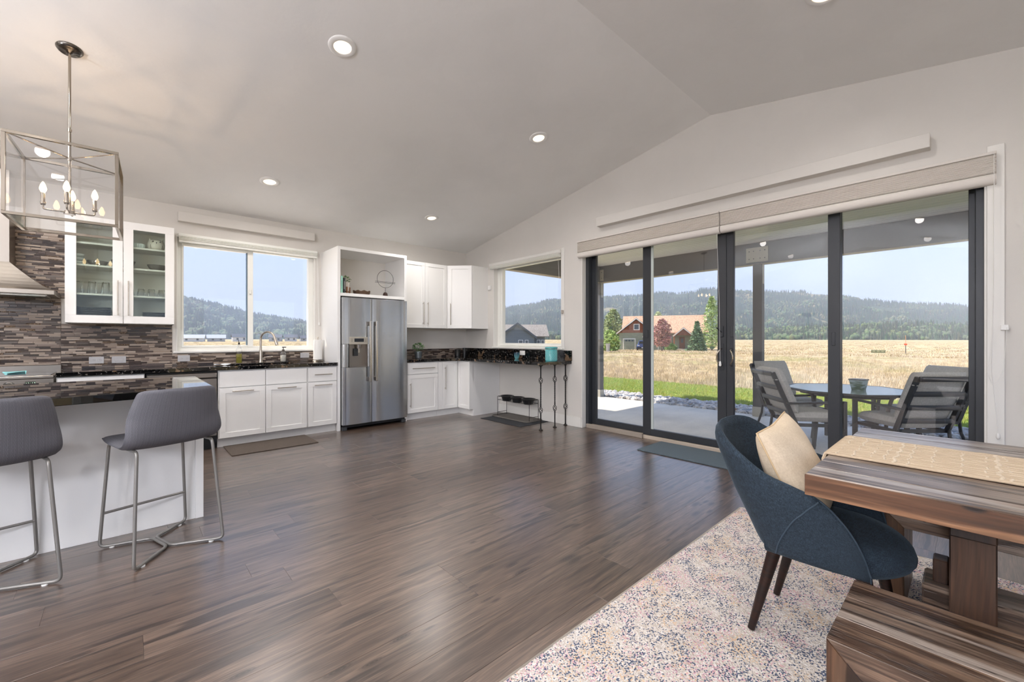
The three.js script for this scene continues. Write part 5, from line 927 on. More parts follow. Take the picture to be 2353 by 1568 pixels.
{
  const t = thing('dining_table', 'chunky reclaimed wood trestle dining table', 'table', [2.27, RUG, 0.7]), x0 = 1.720, x1 = 2.822, z0 = -0.385, z1 = 1.85, r = rngOf(31);
  const cuts = [0, 0.115, 0.225, 0.385, 0.52, 0.665, 0.79, 0.95, 1.102]; 
  for (let i = 0; i < 8; i++) { let z = z0; const a = x0 + cuts[i], b = x0 + cuts[i + 1], ends = i === 0 || i === 7 ? [z1] : [lerp(z0, z1, rr(0.2, 0.55, r)), z1]; for (const e of ends) { part('board', uvBox(bb(a, b - 0.0015, 0.687 + (i === 0 || i === 7 ? 0 : 0.02), 0.76 - rr(0, 0.0016, r), z, e - 0.0015, 0.0035), 2, rr(0, 2, r), rr(0, 1, r)), r() < 0.5 ? M.oldTop : M.oldTop2, t); z = e; } }
  part('edge_band', uvBox(bb(x0 - 0.006, x0 - 0.0005, 0.687, 0.757, z0, z1, 0.002), 2, 0.25, 0.43), M.oldEdge, t, 'warm brown long edge'); part('edge_band', uvBox(bb(x1 + 0.0005, x1 + 0.006, 0.687, 0.757, z0, z1, 0.002), 2, 0.1, 0.6), M.oldEdge, t, 'warm brown long edge');
  for (const [za, zb] of [[-0.052, 0.058], [1.40, 1.51]]) {
    const w = part('trestle_post', uvBox(bb(2.10, 2.44, 0.10, 0.688, za, zb, 0.004), 1, rr(0, 2, r), rr(0, 1, r)), M.oldShaded, t); part('trestle_foot', uvBox(bb(1.90, 2.64, RUG, 0.10, za - 0.02, zb + 0.02, 0.006), 0), M.oldShaded, t); part('trestle_head', uvBox(bb(1.85, 2.69, 0.62, 0.687, za + 0.006, zb - 0.006, 0.004), 0), M.oldShaded, t);
  }
  part('stretcher', uvBox(bb(2.19, 2.35, 0.165, 0.312, -0.125, 1.585, 0.006), 2, 0.4, 0.3), M.oldTop3, t); part('wedge', uvBox(bb(2.235, 2.305, 0.12, 0.395, -0.098, -0.056, 0.004), 1), M.oldShaded, t); part('wedge', uvBox(bb(2.235, 2.305, 0.12, 0.395, 1.515, 1.556, 0.004), 1), M.oldShaded, t);
}
function bench(name, lab, x0, x1, z0, z1, top, th) {
  const t = thing(name, lab, 'bench', [(x0 + x1) / 2, RUG, (z0 + z1) / 2]), n = 3, r = rngOf(Math.round(x0 * 100)), mats = [M.oldTop3, M.oldTop2, M.oldTop3];
  for (let i = 0; i < n; i++) { // boards that turn down into the legs at mitred ends
    const a = lerp(x0, x1, i / n), b = lerp(x0, x1, (i + 1) / n) - 0.0015, T0 = top - 0.001 * i, X = (g) => g.rotateY(-Math.PI / 2).translate(b, 0, 0), d = b - a;
    part('seat_board', uvBox(X(ext([[z0, T0], [z0 + th, top - th], [z1 - th, top - th], [z1, T0]], d, 0.0025)), 2, rr(0, 2, r), rr(0, 1, r)), mats[i], t);
    part('leg_board', uvBox(X(ext([[z0, T0], [z0, RUG], [z0 + th, RUG], [z0 + th, top - th]], d, 0.0025)), 1, rr(0, 2, r), rr(0, 1, r)), M.old2, t);
    part('leg_board', uvBox(X(ext([[z1, T0], [z1 - th, top - th], [z1 - th, RUG], [z1, RUG]], d, 0.0025)), 1, rr(0, 2, r), rr(0, 1, r)), mats[i], t);
  }
}
bench('dining_bench', 'reclaimed wood bench with mitred slab legs in the right foreground', 1.328, 1.724, -0.252, 1.45, 0.45, 0.07);
bench('dining_bench', 'reclaimed wood bench on the far side of the table, mostly hidden', 2.535, 2.93, -0.268, 1.45, 0.45, 0.068);
{ // open-work cotton runner
  const t = thing('table_runner', 'cream open-weave cotton runner lying along the table', 'table runner', [2.27, 0.761, 0.6]), x0 = 2.062, x1 = 2.482, z0 = -0.39, z1 = 1.75, r = rngOf(77), base = 0.7645;
  const cord = std(0xc6b196, 0.95), cord2 = std(0xd3c0a6, 0.95), knotM = std(0xdacab3, 0.95), A = [], B2 = [];
  for (let i = 0; i <= 40; i++) { const x = lerp(x0, x1, i / 40), pts = [V(x, 0.70 + rr(0, 0.01, r), z0 - 0.012), V(x, 0.74, z0 - 0.0125), V(x, 0.7625, z0 - 0.005)]; for (let k = 0; k <= 90; k++) { const z = lerp(z0 + 0.01, z1, k / 90), cell = Math.floor(k / 3 + (i % 2)), o = ((k % 3) - 1) * 0.0016 * (cell % 2 ? 1 : -1); pts.push(V(x + o + rr(-0.0012, 0.0012, r), base + rr(0, 0.003, r), z)); } (i % 3 ? A : B2).push(sweep(pts, 0.0042, 5)); }
  part('warp_cords', A, cord, t); part('warp_cords', B2, cord2, t);
  for (let k = 0; k < 26; k++) { const z = z0 + 0.03 + k * 0.045 * (1 + 0.1 * Math.sin(k)), strong = k % 6 === 4; const l = []; for (let i = 0; i < 20; i++) { if (!strong && nz3(i * 0.6, k * 0.9) < 0.42) continue; const x = lerp(x0, x1, (i + 0.5) / 20); l.push(tr(new THREE.SphereGeometry(1, 6, 4).scale(0.011, 0.004, strong ? 0.007 : 0.005), x, base + 0.0035, z + 0.004 * Math.sin(i * 1.3))); } if (l.length) part('knot_row', l, knotM, t); }
  part('hem', [sweep([V(x0 - 0.003, 0.72, z0 - 0.012), V(x0 - 0.003, 0.765, z0 + 0.002), V(x0 - 0.003, 0.766, z1)], 0.0052, 6), sweep([V(x1 + 0.003, 0.72, z0 - 0.012), V(x1 + 0.003, 0.765, z0 + 0.002), V(x1 + 0.003, 0.766, z1)], 0.0052, 6)], cord, t);
}
{ // upholstered tub chair
  const t = local('dining_chair', 'slate blue upholstered tub chair with walnut legs at the table end', 'chair', [2.085, RUG, -0.43]);
  const topY = [[0.853], [0.85], [0.83], [0.768], [0.705], [0.68], [0.655], [0.615], [0.56], [0.49], [0.41]].map((v) => [v[0] - RUG]);
  const plan = (q) => { // half plan at full size, q 0 (mid back) .. 1 (wing front)
    const P = [[0, -0.345], [0.10, -0.338], [0.19, -0.30], [0.25, -0.22], [0.275, -0.12], [0.282, -0.02], [0.28, 0.06], [0.275, 0.11], [0.268, 0.15], [0.262, 0.18], [0.256, 0.20]]; return curveAt(P, q); };
  const S = (u, v) => { const k = 2 * u - 1, q = Math.abs(k), [x, z] = plan(q), yt = curveAt(topY, q)[0], y0 = 0.392 - RUG, y = lerp(y0, yt, v), f = (y - y0) / 0.46, in0 = 1 - 0.2 * Math.pow(1 - Math.min(1, f * 1.25), 1.6); return [Math.sign(k) * x * (0.85 + 0.15 * Math.min(1, f * 2.2)), y, z > 0 ? z : z * in0 * (0.56 + 0.44 * Math.min(1, f * 1.15))]; };
  const Sx = (u, v) => S(1 - u, v);
  part('shell', padded(Sx, 0.034, 64, 24, 1.5, 0.45), M.blue, t, 'curved slate blue back and arms');
  const N = offs(Sx);
  for (const s of [-1, 1]) {
    const on = (q, v, d = 0.018) => { const [a, n] = N(0.5 - s * q / 2, v), sgn = n.dot(V(a.x, 0, a.z)) > 0 ? 1 : -1; return a.addScaledVector(n, sgn * d); };
    part('piping', [sweep([...Array(15)].map((_, i) => on(lerp(0.37, 0.615, i / 14), lerp(0.03, 0.99, i / 14), 0.0175)), 0.003, 6), sweep([...Array(17)].map((_, i) => on(lerp(0.615, 0.995, i / 16), 0.995, 0.008)), 0.003, 6), sweep([...Array(6)].map((_, i) => on(0.995, lerp(0.99, 0.03, i / 5), 0.01)), 0.003, 6)], M.bluePipe, t, 'seam piping');
  }
  // seat: cushion rounded at the front
  const half = (z) => 0.236 * Math.pow(Math.max(0, 1 - Math.pow(Math.max(0, z - 0.0) / 0.302, 2.6)), 0.5);
  part('seat', [surf((u, v) => { const z = lerp(-0.12, 0.30, v), w = Math.max(0.001, half(z)) , a = u * 2 * Math.PI, ca = Math.cos(a), sa = Math.sin(a), e = Math.pow(Math.max(0, 1 - Math.pow(Math.max(0, (z - 0.09)) / 0.212, 2)), 0.5); return [w * Math.sign(ca) * Math.pow(Math.abs(ca), 0.55), 0.43 - RUG + 0.074 * e * Math.sign(sa) * Math.pow(Math.abs(sa), 0.7) - 0.012 * (1 - e), z]; }, 40, 30, 1.0, 0.55)], M.blue, t);
  part('seat_base', [box(0.34, 0.03, 0.28, 0, 0.395 - RUG, 0.05, 0.01)], M.black, t);
  for (const [bx, bz, tx, tz] of [[-0.175, -0.185, -0.155, -0.10], [0.172, -0.188, 0.155, -0.10], [-0.175, 0.235, -0.155, 0.17], [0.175, 0.235, 0.155, 0.17]]) part('leg', rod([bx, 0.004, bz], [tx, 0.39 - RUG, tz], 0.0135, 18, 0.0245), M.walnut, t);
}
{ // cushion leaning on the chair back
  const t = local('cushion', 'cream canvas cushion leaning in the blue chair', 'cushion', [2.10, 0.66, -0.505]); t.rotation.set(-0.40, 0.0, 0.09);
  const pil = (s) => surf((u, v) => { const a = (2 * u - 1) * s, b = 2 * v - 1, ed = 1 - 0.07 * (1 - Math.abs(a * b)) * (Math.max(Math.abs(a), Math.abs(b)) > 0.5 ? 1 : 0.6), pin = Math.pow((1 - a * a) * (1 - b * b), 0.42), fold = 0.006 * Math.sin(a * 7 + b * 3) * (1 - a * a) * (1 - b * b); return [a * 0.215 * ed, b * 0.215 * ed, s * (0.088 * pin + fold)]; }, 30, 30, 0.43, 0.43);
  part('cover', [pil(1), pil(-1)], M.canvas, t);
  const rim = []; for (let i = 0; i < 80; i++) { const k = i / 80 * 4, e = Math.floor(k), f = (k - e) * 2 - 1, [a, b] = [[f, -1], [1, f], [-f, 1], [-1, -f]][e], ed = 1 - 0.07 * (1 - Math.abs(a * b)); rim.push(V(a * 0.215 * ed, b * 0.215 * ed, 0)); } part('seam', sweep(rim, 0.0035, 6, true), std(0xd9bd95, 0.95), t);
}
// ---------------------------------------------------------------- outside: patio
const PG = -0.10;
struct('patio_slab', uvBox(bb(4.86, 8.06, -0.30, PG, -6.35, 4.2, 0.006)), M.concrete, 'grey concrete patio slab');
{
  const c = structGroup('patio_ceiling', 'pale tongue and groove boards under the patio roof');
  for (let i = 0; i < 24; i++) { const a = 4.83 + i * 0.1295; part('board', uvBox(bb(a, a + 0.1255, 2.86, 2.878, -6.0, 4.1, 0.004), 2), M.soffit, c); }
  struct('patio_roof', [bb(4.82, 8.42, 2.90, 3.05, -6.12, 4.2, 0.004), bb(4.82, 7.93, 2.879, 2.899, -6.0, 4.1, 0)], M.beam, 'dark patio roof');
  struct('patio_fascia', [bb(8.36, 8.42, 2.70, 2.90, -6.12, 4.2, 0.003), bb(8.08, 8.36, 2.86, 2.90, -6.12, 4.2, 0)], M.beam);
  const b = thing('patio_beam', 'long dark beam over the patio posts', 'beam', [8.0, 2.5, -2.0]); part('timber', uvBox(bb(7.93, 8.07, 2.5, 2.858, -5.83, 4.1, 0.004), 2), M.beam, b); part('edge_trim', bb(7.925, 8.075, 2.49, 2.5, -5.83, 4.1, 0.002), std(0x8d8578, 0.6), b);
  const e = thing('patio_beam', 'short dark beam closing the far end of the patio roof', 'beam', [6.3, 2.5, -5.75]); part('timber', uvBox(bb(4.83, 7.93, 2.5, 2.858, -5.82, -5.68, 0.004), 0), M.beam, e); part('edge_trim', bb(4.83, 7.93, 2.49, 2.5, -5.825, -5.675, 0.002), std(0x8d8578, 0.6), e);
  [[-5.75, 'dark square patio post at the far end by the door frame'], [-2.46, 'dark square patio post in the middle of the patio'], [0.85, 'dark square patio post hidden right of the door']].forEach(([z, lab]) => {
    const p = thing('patio_post', lab, 'post', [8.0, PG, z]); part('shaft', uvBox(bb(7.93, 8.07, PG, 2.49, z - 0.07, z + 0.07, 0.005), 1), M.beam, p);
    const pl = part('bracket_plate', bb(7.915, 7.925, 2.53, 2.78, z - 0.17, z + 0.17, 0.003), std(0xb3afa2, 0.5, { metalness: 0.3 }), b);
    for (const [dy, dz] of [[-0.07, -0.12], [0.06, -0.12], [-0.07, 0.12], [0.06, 0.12], [-0.07, -0.05], [-0.07, 0.05], [0.06, 0.05], [0.06, -0.05]]) part('bolt', bb(7.908, 7.916, 2.65 + dy, 2.666 + dy, z + dz - 0.008, z + dz + 0.008, 0.002), M.iron, pl);
    part('bracket_strap', bb(7.955, 8.045, 2.16, 2.49, z + 0.07, z + 0.075, 0.001), std(0x9b978a, 0.5, { metalness: 0.3 }), p); part('base_bracket', bb(7.925, 8.075, PG, PG + 0.16, z - 0.075, z + 0.075, 0.002), std(0xb3b1a8, 0.5, { metalness: 0.4 }), p);
  });
}
struct('unseen_pale_ground', uvBox(bb(-4, 4.8, -0.30, -0.12, -10.6, -6.44, 0.006)), std(0xf2efe8, 0.8), 'unseen pale ground outside the kitchen window, bounces sun to the ceiling');  // out of view, throws sunlight up through the window onto the ceiling
// patio furniture
function patioChair(pos, turn, label) {
  const t = local('patio_chair', label, 'patio chair', pos, turn, 'cushioned patio chairs'), m = M.dark, w = 0.27;
  const bk = (y) => -0.20 - (y - 0.36) * 0.42; // back leans away
  for (const s of [-1, 1]) {
    part('back_post', [bar([s * w, 0.36, bk(0.36)], [s * w, 0.94, bk(0.94)], 0.03, 0.045), sweep([V(s * w, 0.40, bk(0.40)), V(s * w, 0.25, -0.235), V(s * w, 0.10, -0.30), V(s * w, 0.0, -0.36)], 0.016, 8)], m, t);
    part('front_leg', [bar([s * (w + 0.03), 0, 0.27], [s * (w + 0.03), 0.62, 0.27], 0.045, 0.03)], m, t);
    part('arm', [bar([s * (w + 0.03), 0.625, 0.285], [s * (w + 0.015), 0.60, bk(0.60) - 0.01], 0.045, 0.022)], m, t);
    part('seat_rail', bar([s * w, 0.36, 0.27], [s * w, 0.36, bk(0.36)], 0.03, 0.035), m, t);
  }
  part('cross_rail', bar([-w, 0.36, 0.27], [w, 0.36, 0.27], 0.03, 0.035), m, t); part('cross_rail', bar([-w, 0.36, -0.19], [w, 0.36, -0.19], 0.03, 0.035), m, t);
  for (const y of [0.48, 0.625, 0.77, 0.925]) part('back_slat', surf((u, v) => { const a = v * Math.PI * 2, k = 2 * u - 1, c = 0.012 * (1 - k * k); return [k * w, y + 0.025 * Math.sin(a), bk(y) - 0.02 - c + 0.007 * Math.cos(a) - (y > 0.9 ? 0 : 0)]; }, 10, 12), m, t);
  const pad = (W, L, H) => { const sd = (s) => surf((u, v) => { const a = 2 * u - 1, b = (2 * v - 1) * s, e = Math.pow((1 - Math.pow(Math.abs(a), 6)) * (1 - Math.pow(Math.abs(b), 6)), 0.35); return [a * W / 2, s * H / 2 * e, -b * L / 2]; }, 18, 18, W, L); return mg([sd(1), sd(-1)]); };
  part('seat_cushion', pad(0.53, 0.52, 0.125).translate(0, 0.445, 0.03), M.greyCushion, t); part('seat_piping', sweep(rrect(0.53, 0.52, 0.03).map(([a, b]) => V(a, 0.445, 0.03 + b)), 0.006, 6, true), M.greyCushion, t);
  const bc = pad(0.53, 0.55, 0.13).rotateX(Math.PI / 2 - 0.40).translate(0, 0.735, bk(0.735) + 0.075); part('back_cushion', bc, M.greyCushion, t);
  part('cushion_tie', [-1, 1].map((s) => bent([[s * (w - 0.01), 0.86, bk(0.86) + 0.03], [s * (w + 0.025), 0.862, bk(0.86)], [s * (w - 0.01), 0.858, bk(0.86) - 0.03]], 0.006, 0.02, 6)), M.greyCushion, t);
  return t;
}
const face = (dx, dz) => Math.atan2(dx, dz);
patioChair([5.85, PG, -1.33], face(0.6, 0.75), 'cushioned patio chair left of the patio table, in side view');
patioChair([6.95, PG, -1.72], face(-0.45, 0.75), 'cushioned patio chair behind the patio table at left');
patioChair([6.22, PG, -0.50], face(0.67, -0.74), 'cushioned patio chair with its slatted back to the door');
patioChair([7.06, PG, -0.44], face(-0.65, -0.6), 'cushioned patio chair at far right behind another chair');
{
  const cx = 6.48, cz = -1.02, t = thing('patio_table', 'octagonal glass topped metal patio table', 'table', [cx, PG, cz]), R = 0.66, oct = (r, rot = 0.5) => [...Array(8)].map((_, i) => { const a = (i + rot) / 8 * 2 * Math.PI; return [r * Math.cos(a), r * Math.sin(a)]; });
  part('glass_top', ext(oct(R - 0.03), 0.008, 0.001).rotateX(-Math.PI / 2).translate(cx, PG + 0.705, cz), phys(0xbfd6dc, 0.12, { transmission: 0.45, thickness: 0, ior: 1.5 }), t);
  part('rim', bent(oct(R).map(([a, b]) => [cx + a, PG + 0.70, cz + b]), 0.014, 0.03, 8, true), M.dark, t); part('apron', bent(oct(R * 0.72).map(([a, b]) => [cx + a, PG + 0.655, cz + b]), 0.014, 0.03, 6, true), M.dark, t);
  for (let i = 0; i < 4; i++) { const a = (i + 0.35) / 4 * 2 * Math.PI, c = Math.cos(a), s = Math.sin(a); part('leg', sweep([V(cx + 0.52 * c, PG + 0.70, cz + 0.52 * s), V(cx + 0.47 * c, PG + 0.55, cz + 0.47 * s), V(cx + 0.44 * c, PG + 0.3, cz + 0.44 * s), V(cx + 0.48 * c, PG, cz + 0.48 * s)], 0.018, 8), M.dark, t); }
  const p = thing('candle_bucket', 'small square glazed bucket on the patio table', 'pot', [6.40, PG + 0.7135, -0.90]);
  part('bucket', [cyl(0.07, 0.098, 0.125, 0, 0.0625, 0, 4).rotateY(0.5).translate(6.40, PG + 0.7135, -0.90)], std(0xffffff, 0.35, { map: tex(64, 64, (u, v) => mix3([0.28, 0.38, 0.30], [0.62, 0.70, 0.72], sst(fbm(u * 6, v * 6, 6, 6, 3) + v * 0.3, 0.4, 0.75)), true) }), p); part('rim', [cyl(0.103, 0.103, 0.012, 0, 0.125, 0, 4).rotateY(0.5).translate(6.40, PG + 0.7135, -0.90)], std(0x4a4d4c, 0.4), p);
}
// ---------------------------------------------------------------- outside: ground, stones, grass
const groundY = (r) => -0.14 - 0.32 * sst(r, 14, 70);
function inst(name, geo, mat, list, label, category, colors) {
  const m = new THREE.InstancedMesh(geo, mat, list.length), q = new THREE.Object3D(); m.name = name; m.castShadow = m.receiveShadow = true;
  list.forEach((e, i) => { q.position.set(e[0], e[1], e[2]); q.rotation.set(e[5] || 0, e[4] || 0, e[6] || 0); const s = e[3]; Array.isArray(s) ? q.scale.set(...s) : q.scale.setScalar(s); q.updateMatrix(); m.setMatrixAt(i, q.matrix); if (colors) m.setColorAt(i, colors(i)); });
  m.userData = { label, category, kind: 'stuff' }; scene.add(m); return m;
}
{
  // dry field, from under the house to the foot of the hills
  const rs = [0, 6, 9, 12, 15, 20, 28, 40, 60, 90, 140, 220, 360, 600, 1000, 1700];
  const g = surf((u, v) => { const a = u * 2 * Math.PI, r = rs[Math.round(v * (rs.length - 1))]; return [r * Math.cos(a), r < 9 ? -0.20 : groundY(r) - 0.03, r * Math.sin(a)]; }, 128, rs.length - 1);
  const p = g.attributes.position, uv = g.attributes.uv; for (let i = 0; i < p.count; i++) uv.setXY(i, p.getX(i), p.getZ(i)); g.computeVertexNormals();
  struct('field', g, M.field, 'dry straw coloured meadow');
  struct('lawn', uvBox(surf((u, v) => [lerp(8.9, 12.05 + 0.25 * Math.sin(v * 23) + 0.12 * Math.sin(v * 61), u), -0.115, lerp(6, -16, v)], 8, 60)), M.lawn, 'strip of green lawn');
  const r = rngOf(501);
  const blade = (n, h, w, sp, seed) => { const q = rngOf(seed), P = []; for (let i = 0; i < n; i++) { const a = rr(0, 6.28, q), d = rr(0, sp, q), x = d * Math.cos(a), z = d * Math.sin(a), L = rr(0.6, 1, q) * h, b = rr(0, 6.28, q), lx = Math.cos(b) * L * 0.35, lz = Math.sin(b) * L * 0.35, wx = -Math.sin(b) * w, wz = Math.cos(b) * w; P.push(x - wx, 0, z - wz, x + wx, 0, z + wz, x + lx, L, z + lz); } return flat(P); };
  const lawnPts = []; for (let i = 0; i < 26000; i++) { const x = rr(8.95, 12.1, r), z = -14 + 17 * r(); lawnPts.push([x, -0.118, z, rr(0.7, 1.3, r), rr(0, 6.28, r)]); }
  const gc = new THREE.Color(), lawnC = [...Array(16)].map(() => new THREE.Color().setRGB(rr(0.34, 0.52, r), rr(0.42, 0.58, r), rr(0.12, 0.19, r)));
  inst('lawn_grass', blade(9, 0.06, 0.004, 0.05, 1), std(0xffffff, 0.9), lawnPts, 'short green grass of the lawn strip', 'grass', (i) => lawnC[i % 16]);
  const dry = []; for (let i = 0; i < 16000; i++) { const az = rr(0.35, 1.62, r), d = 12.2 + 60 * Math.pow(r(), 1.8), x = d * Math.sin(az) , z = -d * Math.cos(az); if (x < 12.1 || (x < 12.5 && z > -16 && r() < 0.5)) continue; dry.push([x, groundY(Math.hypot(x, z)) - 0.04, z, rr(0.5, 1.15, r), rr(0, 6.28, r)]); }
  const dryC = [...Array(16)].map(() => { const k = rr(0.75, 1.1, r); return new THREE.Color().setRGB(0.63 * k, 0.52 * k, rr(0.31, 0.39, r) * k); });
  const greenish = new THREE.Color().setRGB(0.42, 0.44, 0.20), pale = new THREE.Color().setRGB(0.70, 0.62, 0.48), dryMix = (x, z, i) => { const n = fbm(x * 0.16 + 40, z * 0.3 + 40, 512, 512, 3), m = fbm(x * 0.09 + 9, z * 0.22 + 70, 512, 512, 3, nz2); return dryC[i % 16].clone().lerp(greenish, 0.6 * sst(n, 0.5, 0.66)).lerp(pale, 0.7 * sst(m, 0.46, 0.62)); };
  inst('dry_grass', blade(30, 0.17, 0.006, 0.30, 2), std(0xffffff, 0.95), dry, 'tall dry grass of the meadow', 'grass', (i) => dryMix(dry[i][0], dry[i][2], i));
  const dry2 = []; for (let i = 0; i < 14000; i++) { const az = rr(-0.3, 1.65, r), d = 50 + 400 * Math.pow(r(), 1.6), x = d * Math.sin(az), z = -d * Math.cos(az); dry2.push([x, groundY(d) - 0.05, z, [rr(2, 4, r), rr(0.7, 1.3, r), rr(2, 4, r)], rr(0, 6.28, r)]); }
  inst('dry_grass_far', blade(26, 0.2, 0.012, 0.28, 3), std(0xffffff, 0.95), dry2, 'dry grass of the distant meadow', 'grass', (i) => dryC[i % 16]);
  // river stones along the slab
  const rock = ni(new THREE.IcosahedronGeometry(1, 2)); { const a = rock.attributes.position, nn = new ImprovedNoise(); for (let i = 0; i < a.count; i++) { const x = a.getX(i), y = a.getY(i), z = a.getZ(i), k = 1 + 0.22 * nn.noise(x * 1.5, y * 1.5 + 4, z * 1.5); a.setXYZ(i, x * k, y * k * 0.66, z * k); } rock.computeVertexNormals(); }
  const st = []; for (let i = 0; i < 5200; i++) { const z = rr(-9, 2.5, r), x = 8.09 + 0.92 * r() + 0.05 * Math.sin(z * 2), s = rr(0.018, 0.052, r); st.push([x, -0.118 + s * 0.3 + rr(0, 0.02, r), z, s, rr(0, 6.28, r), rr(-0.5, 0.5, r), rr(-0.5, 0.5, r)]); }
  const stC = [...Array(12)].map(() => { const k = rr(0.3, 0.68, r), w = rr(-0.03, 0.03, r); return new THREE.Color().setRGB(k + w, k, k - w + 0.01); });
  inst('river_stones', rock, std(0xffffff, 0.8), st, 'grey river stones bordering the patio slab', 'stones', (i) => stC[i % 12]);
  struct('gravel_bed', uvBox(bb(8.06, 9.0, -0.3, -0.115, -9, 4, 0)), std(0x8d877e, 0.95));
  solo('boulder', rock.clone().scale(0.11, 0.12, 0.16).translate(8.22, -0.07, -3.05), std(0xa9835f, 0.85), 'larger tan stone lying among the river stones', 'stone', [8.22, -0.115, -3.05]);
}
// ---------------------------------------------------------------- outside: hills, woods, houses
const azOf = (px) => YAW + Math.atan((px - 1173.4) / F), dirOf = (px) => { const a = azOf(px); return [Math.sin(a), -Math.cos(a)]; };
const tanOf = (px, py) => (779.04 - py) / F * Math.cos(Math.atan((px - 1173.4) / F));
const skyline = (list) => { const l = list.map(([x, y]) => [azOf(x), tanOf(x, y)]); return (a) => { if (a <= l[0][0]) return l[0][1]; for (let i = 1; i < l.length; i++) if (a <= l[i][0]) { const f = (a - l[i - 1][0]) / (l[i][0] - l[i - 1][0]), s = f * f * (3 - 2 * f); return lerp(l[i - 1][1], l[i][1], s); } return l[l.length - 1][1]; }; };
const hn = new ImprovedNoise();
function hill(name, label, a0, a1, r0, r1, sky, na, rough) { // r0 foot, r1 crest
  const H = (a, t) => { const top = sky(a) * r1 + 1.22, n = hn.noise(a * 9, t * 2.2, 1.7) * 0.6 + hn.noise(a * 26, t * 5, 8.1) * 0.3 + hn.noise(a * 70, t * 11, 2.2) * 0.12; return t <= 1 ? -0.5 + (top + 0.5) * Math.pow(t, 1.25) * (1 + rough * n * (1 - t) * 2.2) : top * (1 - (t - 1) * 0.8); };
  const P = (u, v) => { const a = lerp(a0, a1, u), t = v * 1.3, r = lerp(r0, r1, t) * (1 + 0.015 * hn.noise(a * 12, 5, 0)); return [r * Math.sin(a), H(a, t), -r * Math.cos(a)]; };
  const g = surf(P, na, 40), p = g.attributes.position, uv = g.attributes.uv; for (let i = 0; i < p.count; i++) uv.setXY(i, p.getX(i) + p.getY(i) * 0.7, p.getZ(i) + p.getY(i));
  const m = struct(name, g, M.forest, label); return P;
}
const conifer = mg([new THREE.ConeGeometry(0.2, 0.55, 6).translate(0, 0.32, 0), new THREE.ConeGeometry(0.14, 0.42, 6).translate(0, 0.58, 0), new THREE.ConeGeometry(0.08, 0.3, 6).translate(0, 0.85, 0)]);
const roundTree = ni(new THREE.IcosahedronGeometry(0.36, 1).scale(1, 1.25, 1).translate(0, 0.45, 0));
function woods(name, label, P, n, seed, hgt, u0, u1, v0, v1, mix) {
  const r = rngOf(seed), A = [], B3 = [];
  for (let i = 0; i < n; i++) { const u = rr(u0, u1, r), v = lerp(v0, v1, r()), q = P(u, v), dec = hn.noise(u * 40, v * 9, 3.3) + rr(-0.35, 0.35, r) > mix; const bare = hn.noise(u * 14, v * 7, 9.9); if (bare > 0.36) continue; const s = hgt * rr(0.6, 1.25, r); (dec ? B3 : A).push([q[0], q[1] - s * 0.05, q[2], dec ? s * 0.8 : s, rr(0, 6.28, r)]); }
  const cA = [...Array(10)].map(() => new THREE.Color().setRGB(rr(0.035, 0.075, r), rr(0.065, 0.115, r), rr(0.03, 0.06, r))), cB = [...Array(10)].map(() => new THREE.Color().setRGB(rr(0.10, 0.17, r), rr(0.14, 0.20, r), rr(0.06, 0.09, r)));
  inst(name, conifer, std(0xffffff, 0.9), A, label + ', conifers', 'trees', (i) => cA[i % 10]); if (B3.length) inst(name + '_broadleaf', roundTree, std(0xffffff, 0.9), B3, label + ', aspens', 'trees', (i) => cB[i % 10]);
}
{
  const far = skyline([[900, 735], [1050, 722], [1165, 707], [1200, 703], [1230, 697], [1262, 690], [1292, 692], [1385, 684], [1450, 680], [1480, 677], [1520, 673], [1550, 676], [1590, 672], [1615, 665], [1650, 664], [1690, 670], [1760, 672], [1835, 671], [1880, 675], [1930, 680], [1990, 690], [2050, 697], [2110, 700], [2160, 702], [2226, 705], [2400, 712]]);
  const P1 = hill('mountain', 'long forested mountain ridge across the valley', azOf(900), azOf(2500), 1500, 3000, far, 220, 0.5);
  woods('mountain_forest', 'forest covering the mountain ridge', P1, 26000, 61, 17, 0.05, 0.92, 0.05, 0.78, 0.32);
  const mid = skyline([[1100, 778], [1380, 776], [1500, 772], [1700, 762], [1900, 752], [2060, 746], [2226, 752], [2400, 748]]);
  const P2 = hill('foothill', 'low wooded foothill at the meadow edge', azOf(1100), azOf(2500), 850, 1150, mid, 120, 0.3);
  woods('foothill_forest', 'dense trees on the low foothill', P2, 7000, 62, 11, 0.02, 0.95, 0.0, 0.8, 0.12);
  const near = skyline([[-300, 640], [200, 660], [425, 690], [460, 698], [500, 706], [540, 716], [566, 725], [600, 730], [640, 736], [680, 743], [705, 748], [800, 760], [950, 775]]);
  const P3 = hill('wooded_hill', 'steep wooded hill seen through the sink window', azOf(-300), azOf(950), 2000, 3400, near, 140, 0.4);
  woods('hill_forest', 'trees on the hill behind the sink window', P3, 16000, 63, 38, 0.1, 0.95, 0.0, 0.8, 0.02);
}
function gableHouse(name, label, px, depth, local0, build) { const [sx, sz] = dirOf(px), cosd = Math.cos(azOf(px) - YAW), R = depth / cosd, t = local(name, label, 'house', [sx * R, groundY(R), sz * R], Math.atan2(-sx, -sz) + (local0 || 0)); build(t); return t; }
